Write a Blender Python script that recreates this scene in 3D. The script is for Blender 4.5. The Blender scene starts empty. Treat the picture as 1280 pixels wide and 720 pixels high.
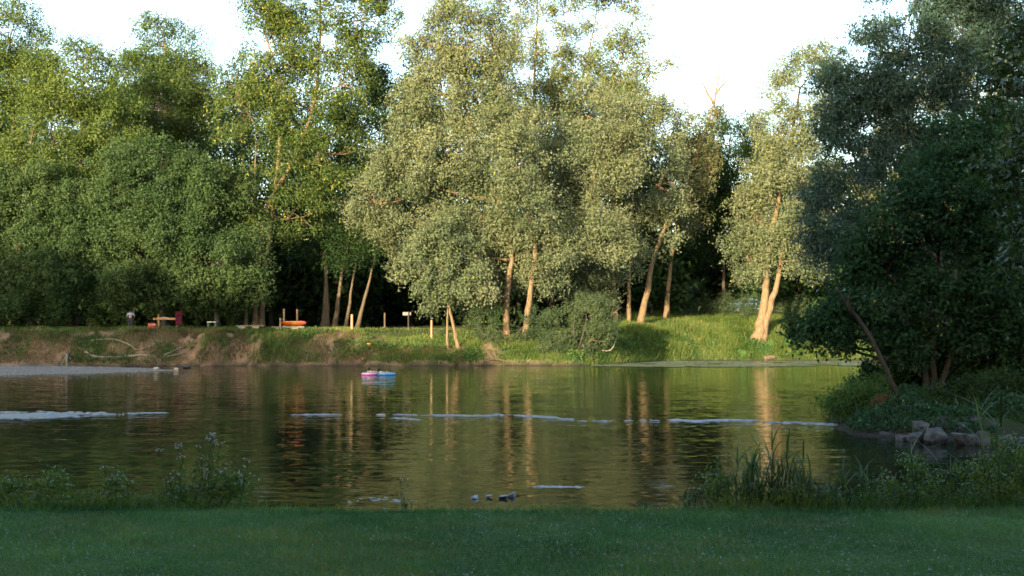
import bpy, bmesh, math, random
import numpy as np
from mathutils import Vector, Matrix

R = math.radians
scene = bpy.context.scene
col = scene.collection
F = 1545.0                       # focal length in photo pixels (1280 wide)
CAM_Z = 3.0
PITCH = math.atan(51.0 / F)
SUN_AZ, SUN_EL = R(26), R(10.5)  # sun behind the viewer, off to the left

# ---------------------------------------------------------------- helpers
def P(px, py, d):
    a, b = (px - 640) / F, (360 - py) / F
    y = math.cos(PITCH) - b * math.sin(PITCH)
    z = math.sin(PITCH) + b * math.cos(PITCH)
    k = d / y
    return np.array((a * k, d, CAM_Z + z * k))

def XY(px, d):
    return (px - 640) / F * d

def hash2(ix, iy, seed):
    h = (ix.astype(np.int64) * 374761393 + iy.astype(np.int64) * 668265263 + seed * 1274126177) & 0xffffffff
    h = ((h ^ (h >> 13)) * 1274126177) & 0xffffffff
    h = h ^ (h >> 16)
    return (h & 0xffff) / 65535.0

def vnoise(x, y, seed=0):
    x = np.asarray(x, float); y = np.asarray(y, float)
    ix = np.floor(x); iy = np.floor(y)
    fx = x - ix; fy = y - iy
    fx = fx * fx * (3 - 2 * fx); fy = fy * fy * (3 - 2 * fy)
    a = hash2(ix, iy, seed); b = hash2(ix + 1, iy, seed)
    c = hash2(ix, iy + 1, seed); d = hash2(ix + 1, iy + 1, seed)
    return (a * (1 - fx) + b * fx) * (1 - fy) + (c * (1 - fx) + d * fx) * fy

def fbm(x, y, seed=0, o=3):
    v = 0; a = .5; t = 0
    for k in range(o):
        v = v + a * vnoise(x * 2 ** k, y * 2 ** k, seed + k * 17); t += a; a *= .5
    return v / t

def sstep(a, b, x):
    t = np.clip((np.asarray(x, float) - a) / (b - a), 0, 1)
    return t * t * (3 - 2 * t)

def tag(o, label=None, cat=None, group=None, kind=None):
    if label: o['label'] = label
    if cat: o['category'] = cat
    if group: o['group'] = group
    if kind: o['kind'] = kind
    return o

def empty(name, loc, rz=0.0):
    o = bpy.data.objects.new(name, None)
    o.empty_display_size = .3
    o.location = loc; o.rotation_euler = (0, 0, rz)
    col.objects.link(o)
    return o

def np_mesh(name, verts, faces, mat, parent=None, smooth=False, tint=None, attrs=None):
    """faces: (M,k) int array, or list of such arrays"""
    verts = np.ascontiguousarray(verts, np.float32)
    fl = faces if isinstance(faces, list) else [faces]
    fl = [np.asarray(f, np.int32) for f in fl if len(f)]
    me = bpy.data.meshes.new(name)
    me.vertices.add(len(verts)); me.vertices.foreach_set('co', verts.ravel())
    idx = np.concatenate([f.ravel() for f in fl])
    tot = np.concatenate([np.full(len(f), f.shape[1], np.int32) for f in fl])
    start = np.concatenate(([0], np.cumsum(tot)[:-1])).astype(np.int32)
    me.loops.add(len(idx)); me.loops.foreach_set('vertex_index', idx)
    me.polygons.add(len(tot)); me.polygons.foreach_set('loop_start', start)
    if smooth: me.polygons.foreach_set('use_smooth', np.ones(len(tot), bool))
    if tint is not None:
        at = me.attributes.new('tint', 'FLOAT', 'FACE'); at.data.foreach_set('value', np.asarray(tint, np.float32))
    for k, v in (attrs or {}).items():
        at = me.attributes.new(k, 'FLOAT', 'POINT'); at.data.foreach_set('value', np.asarray(v, np.float32))
    me.update(calc_edges=True)
    mats = mat if isinstance(mat, (list, tuple)) else [mat]
    for m in mats: me.materials.append(m)
    o = bpy.data.objects.new(name, me)
    col.objects.link(o)
    if parent: o.parent = parent
    return o

class MB:
    """collects simple shapes into one mesh"""
    def __init__(s): s.v = []; s.f = []; s.n = 0
    def add(s, v, f):
        v = np.asarray(v, float); s.v.append(v)
        for k in f: s.f.append([i + s.n for i in k])
        s.n += len(v)
    def tube(s, pts, rad, sides=7, cap=True, wob=0.0, rng=None, flat=1.0):
        pts = np.asarray(pts, float); n = len(pts)
        rad = np.broadcast_to(np.asarray(rad, float), (n,))
        tan = np.gradient(pts, axis=0); tan /= np.linalg.norm(tan, axis=1)[:, None] + 1e-9
        ref = np.array((0, 1, 0.)) if abs(tan[0][1]) < .9 else np.array((1., 0, 0))
        vs = []
        for i in range(n):
            a = np.cross(tan[i], ref); a /= np.linalg.norm(a) + 1e-9
            b = np.cross(tan[i], a)
            for k in range(sides):
                t = 2 * math.pi * k / sides
                r = rad[i] * (1 + (wob * (rng.random() - .5) if rng is not None else 0))
                vs.append(pts[i] + r * (math.cos(t) * a + flat * math.sin(t) * b))
        fs = []
        for i in range(n - 1):
            for k in range(sides):
                k2 = (k + 1) % sides
                fs.append((i * sides + k, i * sides + k2, (i + 1) * sides + k2, (i + 1) * sides + k))
        if cap:
            fs.append(tuple(range(sides))[::-1]); fs.append(tuple((n - 1) * sides + k for k in range(sides)))
        s.add(vs, fs)
    def box(s, c, h, rz=0.0, tilt=None):
        """c centre, h half sizes"""
        v = np.array([(x, y, z) for z in (-1, 1) for y in (-1, 1) for x in (-1, 1)], float) * np.array(h)
        if tilt is not None: v = v @ np.array(Matrix.Rotation(tilt[0], 3, tilt[1])).T
        if rz: v = v @ np.array(Matrix.Rotation(rz, 3, 'Z')).T
        s.add(v + np.array(c), [(0, 2, 3, 1), (4, 5, 7, 6), (0, 1, 5, 4), (2, 6, 7, 3), (0, 4, 6, 2), (1, 3, 7, 5)])
    def build(s, name, mat, parent=None, smooth=False, bevel=0.0):
        me = bpy.data.meshes.new(name)
        me.from_pydata([tuple(x) for x in np.concatenate(s.v)], [], s.f); me.update()
        if smooth: me.polygons.foreach_set('use_smooth', np.ones(len(me.polygons), bool))
        me.materials.append(mat)
        o = bpy.data.objects.new(name, me); col.objects.link(o)
        if parent: o.parent = parent
        if bevel:
            m = o.modifiers.new('bevel', 'BEVEL'); m.width = bevel; m.segments = 2
        return o

# ---------------------------------------------------------------- materials
def new_mat(name):
    m = bpy.data.materials.new(name); m.use_nodes = True
    nt = m.node_tree; nt.nodes.clear()
    out = nt.nodes.new('ShaderNodeOutputMaterial')
    return m, nt, out

def N(nt, t, **kw):
    n = nt.nodes.new('ShaderNode' + t)
    for k, v in kw.items():
        if k in n.inputs: n.inputs[k].default_value = v
        else: setattr(n, k, v)
    return n

def ramp(nt, fac, stops):
    r = nt.nodes.new('ShaderNodeValToRGB')
    cr = r.color_ramp
    while len(cr.elements) < len(stops): cr.elements.new(.5)
    for e, (p, c) in zip(cr.elements, stops):
        e.position = p; e.color = (*c, 1) if len(c) == 3 else c
    nt.links.new(fac, r.inputs['Fac'])
    return r.outputs['Color']

def math_node(nt, op, a, b=None, clamp=False):
    n = nt.nodes.new('ShaderNodeMath'); n.operation = op; n.use_clamp = clamp
    for i, v in enumerate((a, b)):
        if v is None: continue
        if isinstance(v, (int, float)): n.inputs[i].default_value = v
        else: nt.links.new(v, n.inputs[i])
    return n.outputs[0]

def mixc(nt, fac, a, b, mode='MIX'):
    n = nt.nodes.new('ShaderNodeMix'); n.data_type = 'RGBA'; n.blend_type = mode
    for sock, v in ((n.inputs[0], fac), (n.inputs[6], a), (n.inputs[7], b)):
        if isinstance(v, (int, float)): sock.default_value = v
        elif isinstance(v, tuple): sock.default_value = (*v, 1)
        else: nt.links.new(v, sock)
    return n.outputs[2]

def leaf_mat(name, dark, mid, light, odd=None, transl=.36, gloss=.10, rough=.5, big=.18, gain=1.0):
    m, nt, out = new_mat(name)
    at = N(nt, 'Attribute', attribute_name='tint')
    st = [(0, dark), (.5, mid), (.93, light)]
    if odd: st += [(.965, light), (.975, odd)]
    c = ramp(nt, at.outputs['Fac'], st)
    if gain != 1.0: c = mixc(nt, 1.0, c, (gain, gain, gain), 'MULTIPLY')
    geo = N(nt, 'NewGeometry')
    nz = N(nt, 'TexNoise', Scale=big); nt.links.new(geo.outputs['Position'], nz.inputs['Vector'])
    f = ramp(nt, nz.outputs['Fac'], [(.35, (.82, .88, .8)), (.65, (1.18, 1.1, 1.0))])
    c = mixc(nt, 1.0, c, f, 'MULTIPLY')
    d = N(nt, 'BsdfDiffuse'); nt.links.new(c, d.inputs['Color'])
    t = N(nt, 'BsdfTranslucent'); nt.links.new(mixc(nt, 1.0, c, (1.02, 1.15, .6), 'MULTIPLY'), t.inputs['Color'])
    g = N(nt, 'BsdfGlossy', Roughness=rough); g.inputs['Color'].default_value = (.9, .95, 1, 1)
    s1 = N(nt, 'MixShader', Fac=transl); nt.links.new(d.outputs[0], s1.inputs[1]); nt.links.new(t.outputs[0], s1.inputs[2])
    fr = N(nt, 'LayerWeight', Blend=.25)
    k = math_node(nt, 'MULTIPLY', fr.outputs['Fresnel'], gloss)
    s2 = N(nt, 'MixShader'); nt.links.new(k, s2.inputs[0]); nt.links.new(s1.outputs[0], s2.inputs[1]); nt.links.new(g.outputs[0], s2.inputs[2])
    nt.links.new(s2.outputs[0], out.inputs[0])
    return m

def solid(name, c1, c2, scale=4.0, rough=.7, bump=0.0, stretch=(1, 1, 1), spec=.3, detail=5):
    m, nt, out = new_mat(name)
    tc = N(nt, 'TexCoord'); mp = N(nt, 'Mapping'); mp.inputs['Scale'].default_value = stretch
    nt.links.new(tc.outputs['Object'], mp.inputs[0])
    nz = N(nt, 'TexNoise', Scale=scale, Detail=detail, Roughness=.6); nt.links.new(mp.outputs[0], nz.inputs['Vector'])
    c = ramp(nt, nz.outputs['Fac'], [(.3, c1), (.7, c2)])
    b = N(nt, 'BsdfPrincipled', Roughness=rough)
    b.inputs['Specular IOR Level'].default_value = spec
    nt.links.new(c, b.inputs['Base Color'])
    if bump:
        bn = N(nt, 'Bump', Strength=.8, Distance=bump); nt.links.new(nz.outputs['Fac'], bn.inputs['Height'])
        nt.links.new(bn.outputs[0], b.inputs['Normal'])
    nt.links.new(b.outputs[0], out.inputs[0])
    return m

M = {}
M['ash_leaf'] = leaf_mat('ash_leaf', (0.032, 0.055, 0.014), (0.063, 0.099, 0.027), (0.103, 0.140, 0.044), (.26, .24, .05))
M['robinia_leaf'] = leaf_mat('robinia_leaf', (0.026, 0.050, 0.018), (0.049, 0.084, 0.030), (0.078, 0.114, 0.045))
M['lime_leaf'] = leaf_mat('lime_leaf', (0.044, 0.070, 0.016), (0.078, 0.116, 0.030), (0.119, 0.157, 0.049), (.22, .24, .04))
M['willow_leaf'] = leaf_mat('willow_leaf', (0.070, 0.088, 0.040), (0.129, 0.152, 0.079), (0.203, 0.223, 0.141), (.22, .24, .05), gloss=.18)
M['poplar_leaf'] = leaf_mat('poplar_leaf', (0.068, 0.090, 0.032), (0.128, 0.152, 0.060), (0.196, 0.211, 0.108), (.30, .27, .07), gloss=.15)
M['gold_leaf'] = leaf_mat('gold_leaf', (0.082, 0.090, 0.037), (0.139, 0.145, 0.065), (0.191, 0.191, 0.105), gloss=.12)
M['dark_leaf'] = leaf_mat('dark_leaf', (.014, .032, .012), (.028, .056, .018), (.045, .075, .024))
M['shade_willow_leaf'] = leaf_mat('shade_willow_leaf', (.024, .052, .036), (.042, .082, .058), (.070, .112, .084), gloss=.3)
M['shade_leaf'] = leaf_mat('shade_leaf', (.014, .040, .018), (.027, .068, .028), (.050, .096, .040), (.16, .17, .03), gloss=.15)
M['bush_leaf'] = leaf_mat('bush_leaf', (.035, .058, .026), (.060, .090, .040), (.095, .120, .060), gloss=.15)
M['far_grass'] = leaf_mat('far_grass', (.045, .075, .016), (.080, .120, .028), (.125, .160, .048), (.26, .22, .09), transl=.4, big=.3)
M['dry_grass'] = leaf_mat('dry_grass', (.06, .055, .025), (.12, .095, .045), (.19, .15, .08), transl=.3)
M['lawn_grass'] = leaf_mat('lawn_grass', (.042, .118, .050), (.076, .185, .076), (.118, .235, .100), (.19, .17, .08), transl=.3, gloss=.15, big=1.1)
M['clover_leaf'] = leaf_mat('clover_leaf', (.05, .10, .06), (.075, .13, .085), (.11, .16, .12), gloss=.16, rough=.4)
M['reed_leaf'] = leaf_mat('reed_leaf', (.028, .060, .030), (.045, .088, .045), (.075, .120, .060), gloss=.04)
M['weed_leaf'] = leaf_mat('weed_leaf', (.036, .085, .024), (.068, .130, .036), (.110, .170, .055), gloss=.07)
M['flower'] = leaf_mat('flower', (.22, .23, .22), (.30, .31, .30), (.40, .40, .39), transl=.2)
M['pad_leaf'] = leaf_mat('pad_leaf', (.12, .17, .08), (.20, .24, .13), (.30, .33, .20), gloss=.5, rough=.3)
M['bark'] = solid('bark', (.045, .033, .021), (.135, .098, .060), 4.0, .9, .05, (2.2, 2.2, .45))
M['pale_bark'] = solid('pale_bark', (.070, .046, .024), (.215, .145, .075), 5, .9, .05, (2, 2, .4))
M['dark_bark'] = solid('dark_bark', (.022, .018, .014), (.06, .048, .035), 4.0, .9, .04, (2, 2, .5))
M['pebble'] = solid('pebble', (.10, .092, .08), (.26, .24, .21), .8, .9)
M['driftwood'] = solid('driftwood', (.13, .10, .075), (.32, .26, .20), 5.0, .85, .02, (1, 4, 4))
M['post_wood'] = solid('post_wood', (.20, .13, .068), (.36, .25, .14), 4.0, .8, .01, (4, 4, .6))
M['beam_wood'] = solid('beam_wood', (.30, .16, .08), (.50, .30, .16), 4.0, .8, .01, (.6, 4, 4))
M['grey_wood'] = solid('grey_wood', (.12, .10, .08), (.24, .20, .16), 6.0, .85, .01)
M['stone'] = solid('stone', (.028, .027, .027), (.125, .12, .115), 6, .85, .08)
M['dark_stone'] = solid('dark_stone', (.02, .02, .018), (.075, .07, .065), 2.5, .8, .06)
M['wet_stone'] = solid('wet_stone', (.06, .065, .075), (.20, .21, .23), 9, .3, .02, spec=.6)
M['tan_stone'] = solid('tan_stone', (.28, .22, .16), (.48, .38, .28), 5, .85, .02)
M['skin'] = solid('skin', (.42, .25, .18), (.52, .32, .23), 5, .5)
M['hair'] = solid('hair', (.010, .008, .007), (.025, .018, .014), 30, .5)
M['pink_vinyl'] = solid('pink_vinyl', (.36, .07, .27), (.42, .09, .32), 2, .25, spec=.6)
M['white_vinyl'] = solid('white_vinyl', (.30, .33, .44), (.38, .40, .50), 3, .25, spec=.6)
M['blue_vinyl'] = solid('blue_vinyl', (.035, .16, .42), (.05, .20, .48), 3, .25, spec=.6)
M['aqua_vinyl'] = solid('aqua_vinyl', (.08, .32, .52), (.12, .38, .58), 3, .25, spec=.6)
M['blue_cloth'] = solid('blue_cloth', (.30, .42, .66), (.36, .48, .72), 8, .9)
M['dark_cloth'] = solid('dark_cloth', (.03, .035, .05), (.05, .05, .07), 8, .9)
M['maroon_cloth'] = solid('maroon_cloth', (.07, .007, .022), (.11, .012, .035), 6, .9)
M['white_cloth'] = solid('white_cloth', (.60, .62, .58), (.72, .74, .70), 6, .9)
M['red_plastic'] = solid('red_plastic', (.55, .025, .02), (.65, .04, .03), 3, .4)
M['green_plastic'] = solid('green_plastic', (.35, .48, .28), (.42, .55, .34), 3, .5)
M['navy_cloth'] = solid('navy_cloth', (.04, .06, .16), (.06, .09, .22), 6, .9)
M['yellow_plastic'] = solid('yellow_plastic', (.80, .50, .02), (.85, .58, .04), 3, .4)
M['green_paint'] = solid('green_paint', (.10, .16, .10), (.16, .22, .14), 8, .6)
M['pale_paint'] = solid('pale_paint', (.45, .48, .42), (.58, .60, .54), 8, .6)
M['sign_face'] = solid('sign_face', (.13, .12, .11), (.19, .175, .16), 6, .6)  # board colour darkened to stand in for shade; sun still reaches it
M['car_paint'] = solid('car_paint', (.14, .34, .60), (.16, .38, .64), 1, .25, spec=.7)
M['car_trim'] = solid('car_trim', (.55, .60, .66), (.62, .66, .72), 2, .25, spec=.7)
M['rubber'] = solid('rubber', (.02, .02, .02), (.04, .04, .04), 10, .9)
M['dead_leaf'] = leaf_mat('dead_leaf', (.10, .05, .025), (.16, .08, .04), (.22, .11, .05))

def kayak_mat():
    m, nt, out = new_mat('kayak_shell')
    tc = N(nt, 'TexCoord'); sx = N(nt, 'SeparateXYZ'); nt.links.new(tc.outputs['Object'], sx.inputs[0])
    nz = N(nt, 'TexNoise', Scale=3.0); nt.links.new(tc.outputs['Object'], nz.inputs['Vector'])
    k = math_node(nt, 'ADD', math_node(nt, 'MULTIPLY', sx.outputs[0], .42), .5)
    k = math_node(nt, 'ADD', k, math_node(nt, 'MULTIPLY', math_node(nt, 'SUBTRACT', nz.outputs['Fac'], .5), .12))
    c = ramp(nt, k, [(.0, (.50, .085, .012)), (.42, (.54, .11, .015)), (.48, (.58, .27, .02)), (.56, (.58, .25, .02)), (.63, (.52, .11, .03)), (1, (.52, .10, .06))])
    b = N(nt, 'BsdfPrincipled', Roughness=.35); nt.links.new(c, b.inputs['Base Color'])
    nt.links.new(b.outputs[0], out.inputs[0]); return m
M['kayak_shell'] = kayak_mat()

def glass_mat():
    m, nt, out = new_mat('car_glass')
    b = N(nt, 'BsdfPrincipled', Roughness=.05); b.inputs['Base Color'].default_value = (.02, .03, .035, 1)
    b.inputs['Specular IOR Level'].default_value = .8
    nt.links.new(b.outputs[0], out.inputs[0]); return m
M['car_glass'] = glass_mat()

def terrain_mat():
    m, nt, out = new_mat('river_land')
    geo = N(nt, 'NewGeometry')
    n1 = N(nt, 'TexNoise', Scale=.9, Detail=8, Roughness=.65); nt.links.new(geo.outputs['Position'], n1.inputs['Vector'])
    n2 = N(nt, 'TexNoise', Scale=14, Detail=4); nt.links.new(geo.outputs['Position'], n2.inputs['Vector'])
    vo = N(nt, 'TexVoronoi', Scale=16); nt.links.new(geo.outputs['Position'], vo.inputs['Vector'])
    grass = ramp(nt, n1.outputs['Fac'], [(.3, (.022, .050, .012)), (.55, (.045, .085, .018)), (.75, (.075, .100, .030))])
    earth = ramp(nt, n1.outputs['Fac'], [(.3, (.085, .050, .028)), (.5, (.165, .098, .056)), (.7, (.26, .165, .10))])
    earth = mixc(nt, .35, earth, ramp(nt, n2.outputs['Fac'], [(.35, (.10, .06, .035)), (.65, (.34, .23, .14))]))
    gravel = ramp(nt, vo.outputs['Color'], [(.0, (.10, .09, .08)), (.5, (.20, .185, .165)), (1, (.30, .28, .25))])
    mud = ramp(nt, n2.outputs['Fac'], [(.3, (.014, .012, .009)), (.7, (.045, .036, .026))])
    a = N(nt, 'Attribute', attribute_name='earth'); g = N(nt, 'Attribute', attribute_name='gravel'); w = N(nt, 'Attribute', attribute_name='mud')
    litter = ramp(nt, n2.outputs['Fac'], [(.3, (.020, .022, .010)), (.7, (.065, .055, .030))])
    l = N(nt, 'Attribute', attribute_name='litter')
    c = mixc(nt, a.outputs['Fac'], grass, earth)
    c = mixc(nt, l.outputs['Fac'], c, litter)
    c = mixc(nt, w.outputs['Fac'], c, mud)
    c = mixc(nt, g.outputs['Fac'], c, gravel)
    b = N(nt, 'BsdfPrincipled', Roughness=.95); b.inputs['Specular IOR Level'].default_value = .15
    nt.links.new(c, b.inputs['Base Color'])
    bm_ = N(nt, 'Bump', Strength=.7, Distance=.12); nt.links.new(n1.outputs['Fac'], bm_.inputs['Height'])
    bm2 = N(nt, 'Bump', Strength=.6, Distance=.04); nt.links.new(vo.outputs['Distance'], bm2.inputs['Height']); nt.links.new(bm_.outputs[0], bm2.inputs['Normal'])
    nt.links.new(bm2.outputs[0], b.inputs['Normal'])
    nt.links.new(b.outputs[0], out.inputs[0]); return m
M['land'] = terrain_mat()

def water_mat(name, amp1, amp2, amp_x, body=(.012, .015, .007), rough=.02):
    """normals from noise: crests run across the river"""
    m, nt, out = new_mat(name)
    geo = N(nt, 'NewGeometry')
    def wav(scale, st, amp, det):
        mp = N(nt, 'Mapping'); mp.inputs['Scale'].default_value = st
        nt.links.new(geo.outputs['Position'], mp.inputs[0])
        nz = N(nt, 'TexNoise', Scale=scale, Detail=det, Roughness=.55); nt.links.new(mp.outputs[0], nz.inputs['Vector'])
        s = N(nt, 'VectorMath', operation='SUBTRACT'); nt.links.new(nz.outputs['Color'], s.inputs[0]); s.inputs[1].default_value = (.5, .5, .5)
        k = N(nt, 'VectorMath', operation='MULTIPLY'); nt.links.new(s.outputs[0], k.inputs[0]); k.inputs[1].default_value = (amp * amp_x, amp, 0)
        return k.outputs[0]
    w1 = wav(1.0, (.7, 3.6, 1), amp1, 2.0)
    w2 = wav(1.0, (3.5, 14.0, 1), amp2, 1.0)
    # calmer and rougher patches of the river
    cal = N(nt, 'TexNoise', Scale=1.0, Detail=2.0); mp = N(nt, 'Mapping'); mp.inputs['Scale'].default_value = (.05, .16, 1)
    nt.links.new(geo.outputs['Position'], mp.inputs[0]); nt.links.new(mp.outputs[0], cal.inputs['Vector'])
    k = math_node(nt, 'ADD', math_node(nt, 'MULTIPLY', cal.outputs['Fac'], 1.6), .2)
    ad = N(nt, 'VectorMath', operation='ADD'); nt.links.new(w1, ad.inputs[0]); nt.links.new(w2, ad.inputs[1])
    sc = N(nt, 'VectorMath', operation='SCALE'); nt.links.new(ad.outputs[0], sc.inputs[0]); nt.links.new(k, sc.inputs['Scale'])
    up = N(nt, 'VectorMath', operation='ADD'); nt.links.new(sc.outputs[0], up.inputs[0]); nt.links.new(geo.outputs['Normal'], up.inputs[1])
    nm = N(nt, 'VectorMath', operation='NORMALIZE'); nt.links.new(up.outputs[0], nm.inputs[0])
    b = N(nt, 'BsdfPrincipled', Roughness=rough, IOR=1.25)
    b.inputs['Base Color'].default_value = (*body, 1)
    nt.links.new(nm.outputs[0], b.inputs['Normal'])
    nt.links.new(b.outputs[0], out.inputs[0]); return m
M['water'] = water_mat('river_water', .13, .14, .5, body=(.008, .011, .006))
M['riffle'] = water_mat('riffle_water', .8, 1.2, .9, body=(.22, .22, .21), rough=.25)

# ---------------------------------------------------------------- the land
FX = np.array((-600, -200, -60, -40, -20, 5, 9, 14, 20, 36, 60, 200, 600.))
FY = np.array((95, 95, 97, 98, 100.5, 101, 105, 114, 118, 119.5, 128, 140, 150.))
def yfar(x): return np.interp(x, FX, FY) + (vnoise(np.asarray(x) * .45, 3.3, 5) - .5) * 1.4
def ynear(x): return 11.5 + (vnoise(np.asarray(x) * .8, 1.7, 9) - .5) * .25

ISLAND = [(9.6, 35.2), (11.6, 33.8), (16, 33.2), (25, 33), (40, 34), (70, 36), (300, 20), (300, 70), (70, 66), (25, 61), (16.5, 58), (13, 49), (10.8, 42)]
SPIT = [(-120, 66), (-34, 79), (-28.5, 83.5), (-24.2, 89), (-27, 93), (-32, 97), (-45, 100), (-120, 100)]
def sdf_poly(x, y, poly):
    """positive inside"""
    p = np.array(poly, float); n = len(p)
    d = np.full(np.shape(x), 1e9); ins = np.zeros(np.shape(x), bool)
    for i in range(n):
        ax, ay = p[i]; bx, by = p[(i + 1) % n]
        ex, ey = bx - ax, by - ay
        t = np.clip(((x - ax) * ex + (y - ay) * ey) / (ex * ex + ey * ey), 0, 1)
        d = np.minimum(d, np.hypot(x - ax - t * ex, y - ay - t * ey))
        c = ((ay > y) != (by > y)) & (x < (bx - ax) * (y - ay) / (by - ay + 1e-12) + ax)
        ins ^= c
    return np.where(ins, d, -d)

def land_z(x, y):
    x = np.asarray(x, float); y = np.asarray(y, float)
    s = y - yfar(x)
    zl = np.interp(s, [-3, 0, .3, 1.5, 2.6, 5, 40, 100, 500], [-1, 0, .5, 2.1, 2.72, 2.9, 3.2, 4, 6])
    zm = np.interp(s, [-3, 0, .3, 1.0, 3, 8, 20, 100, 500], [-1, 0, .45, .8, 1.5, 2.75, 3.1, 4, 6])
    zr = np.interp(s, [-3, 0, .5, 2.7, 6, 11, 20, 40, 100, 500], [-1, 0, .9, 2.2, 3.15, 3.9, 4.6, 6.1, 7, 8])
    wl = 1 - sstep(-15, -9, x); wr = sstep(6, 13, x)
    far = zl * wl + zm * (1 - wl - wr).clip(0, 1) + zr * wr
    far = far + (fbm(x * .5, y * .5, 3) - .5) * .5 * sstep(.2, 2, s)
    n = ynear(x) - y
    near = np.interp(n, [-6, -2.4, -.5, -.12, .1, 3, 500], [-1, -.1, .85, 1.24, 1.33, 1.35, 2.2]) + (fbm(x * .6, y * .6, 8) - .5) * .06
    isl = np.interp(sdf_poly(x, y, ISLAND), [-3, 0, .6, 2, 8, 50], [-1, .03, .28, .6, .85, 1.0]) + (fbm(x * .7, y * .7, 31) - .5) * .3
    spt = np.interp(sdf_poly(x, y, SPIT), [-3, -.3, 0, 3, 8, 40], [-1, -.02, .03, .07, .10, .25]) + (fbm(x, y, 32) - .5) * .05
    return np.maximum(np.maximum(far, near), np.maximum(isl, spt))

def gz(x, y): return float(land_z(np.array([x]), np.array([y]))[0])

def axis(segs):
    o = []
    for a, b, st in segs: o += list(np.arange(a, b, st))
    o.append(segs[-1][1]); return np.array(o)

def earth_mask(x, y):
    s = y - yfar(x)
    n = fbm(x * .45, y * .8, 12); n2 = fbm(x * 1.6, y * 1.6, 15)
    cliff = (1 - sstep(-22, -17, x)) * (1 - sstep(2.3, 3.6, s)) * sstep(.38, .56, n * .6 + n2 * .4 + .04)
    path = np.exp(-((x - (-12.6 + s * .25)) / 1.5) ** 2) * (1 - sstep(4, 9, s)) * sstep(.30, .5, n2 + .1)
    path2 = np.exp(-((x - (-1.6 + s * -.1)) / .9) ** 2) * (1 - sstep(6, 9, s)) * .9
    edge = (1 - sstep(.15, .5, s)) * .8 * (1 - sstep(2, 8, x))
    mid = sstep(-20, -15, x) * (1 - sstep(-13, -10, x)) * (1 - sstep(3, 5, s)) * sstep(.5, .6, n) * .9
    rp = sstep(12, 16, x) * np.exp(-((s - 5.5) / .8) ** 2) * .75 * sstep(.35, .55, n2 + .05)
    left_earth = (1 - sstep(-28, -22, x)) * sstep(2, 3, s) * (1 - sstep(3.6, 5, s)) * .8
    return np.clip(np.maximum.reduce([cliff, path, path2, edge, mid, rp, left_earth]), 0, 1)

xs = axis([(-600, -100, 25), (-100, -50, 2), (-50, 50, .45), (50, 100, 2), (100, 600, 25)])
ys = axis([(-80, 0, 4), (0, 8, .8), (8, 15, .16), (15, 30, 1.5), (30, 62, .5), (62, 94, .8), (94, 130, .4), (130, 200, 3), (200, 900, 50)])
gx, gy = np.meshgrid(xs, ys)
zz = land_z(gx, gy)
nx, ny = len(xs), len(ys)
ii = (np.arange(ny - 1)[:, None] * nx + np.arange(nx - 1)[None, :]).ravel()
faces = np.stack([ii, ii + 1, ii + nx + 1, ii + nx], 1)
x_, y_, z_ = gx.ravel(), gy.ravel(), zz.ravel()
spit_m = sstep(-1.0, -.2, sdf_poly(x_, y_, SPIT)) * sstep(-.2, .6, yfar(x_) - y_)
isl_d = sdf_poly(x_, y_, ISLAND)
mud_m = np.clip((1 - sstep(.03, .14, z_)) * (1 - spit_m) + (isl_d > 0) * (1 - sstep(.6, 2, isl_d)) * .8, 0, 1)
lit_m = np.clip(sstep(5, 9, y_ - yfar(x_)) * (1 - sstep(9, 14, x_)) * .85 + sstep(18, 26, y_ - yfar(x_)) + (isl_d > 2) * .6, 0, 1)
lit_m = np.clip(lit_m, 0, 1)
land = np_mesh('riverbank_land', np.stack([x_, y_, z_], 1), faces, M['land'], smooth=True,
               attrs={'earth': earth_mask(x_, y_) * (y_ > 90), 'gravel': spit_m, 'mud': mud_m, 'litter': lit_m})
tag(land, 'grassy and bare earth riverbanks with the lawn in front and a gravel spit', 'ground', kind='structure')

wv = np.array([(-600, -80, 0), (600, -80, 0), (600, 900, 0), (-600, 900, 0)], float)
water = np_mesh('water', wv, np.array([[0, 1, 2, 3]]), M['water'])
tag(water, 'dark rippled river water mirroring the trees', 'water', kind='structure')

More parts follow.
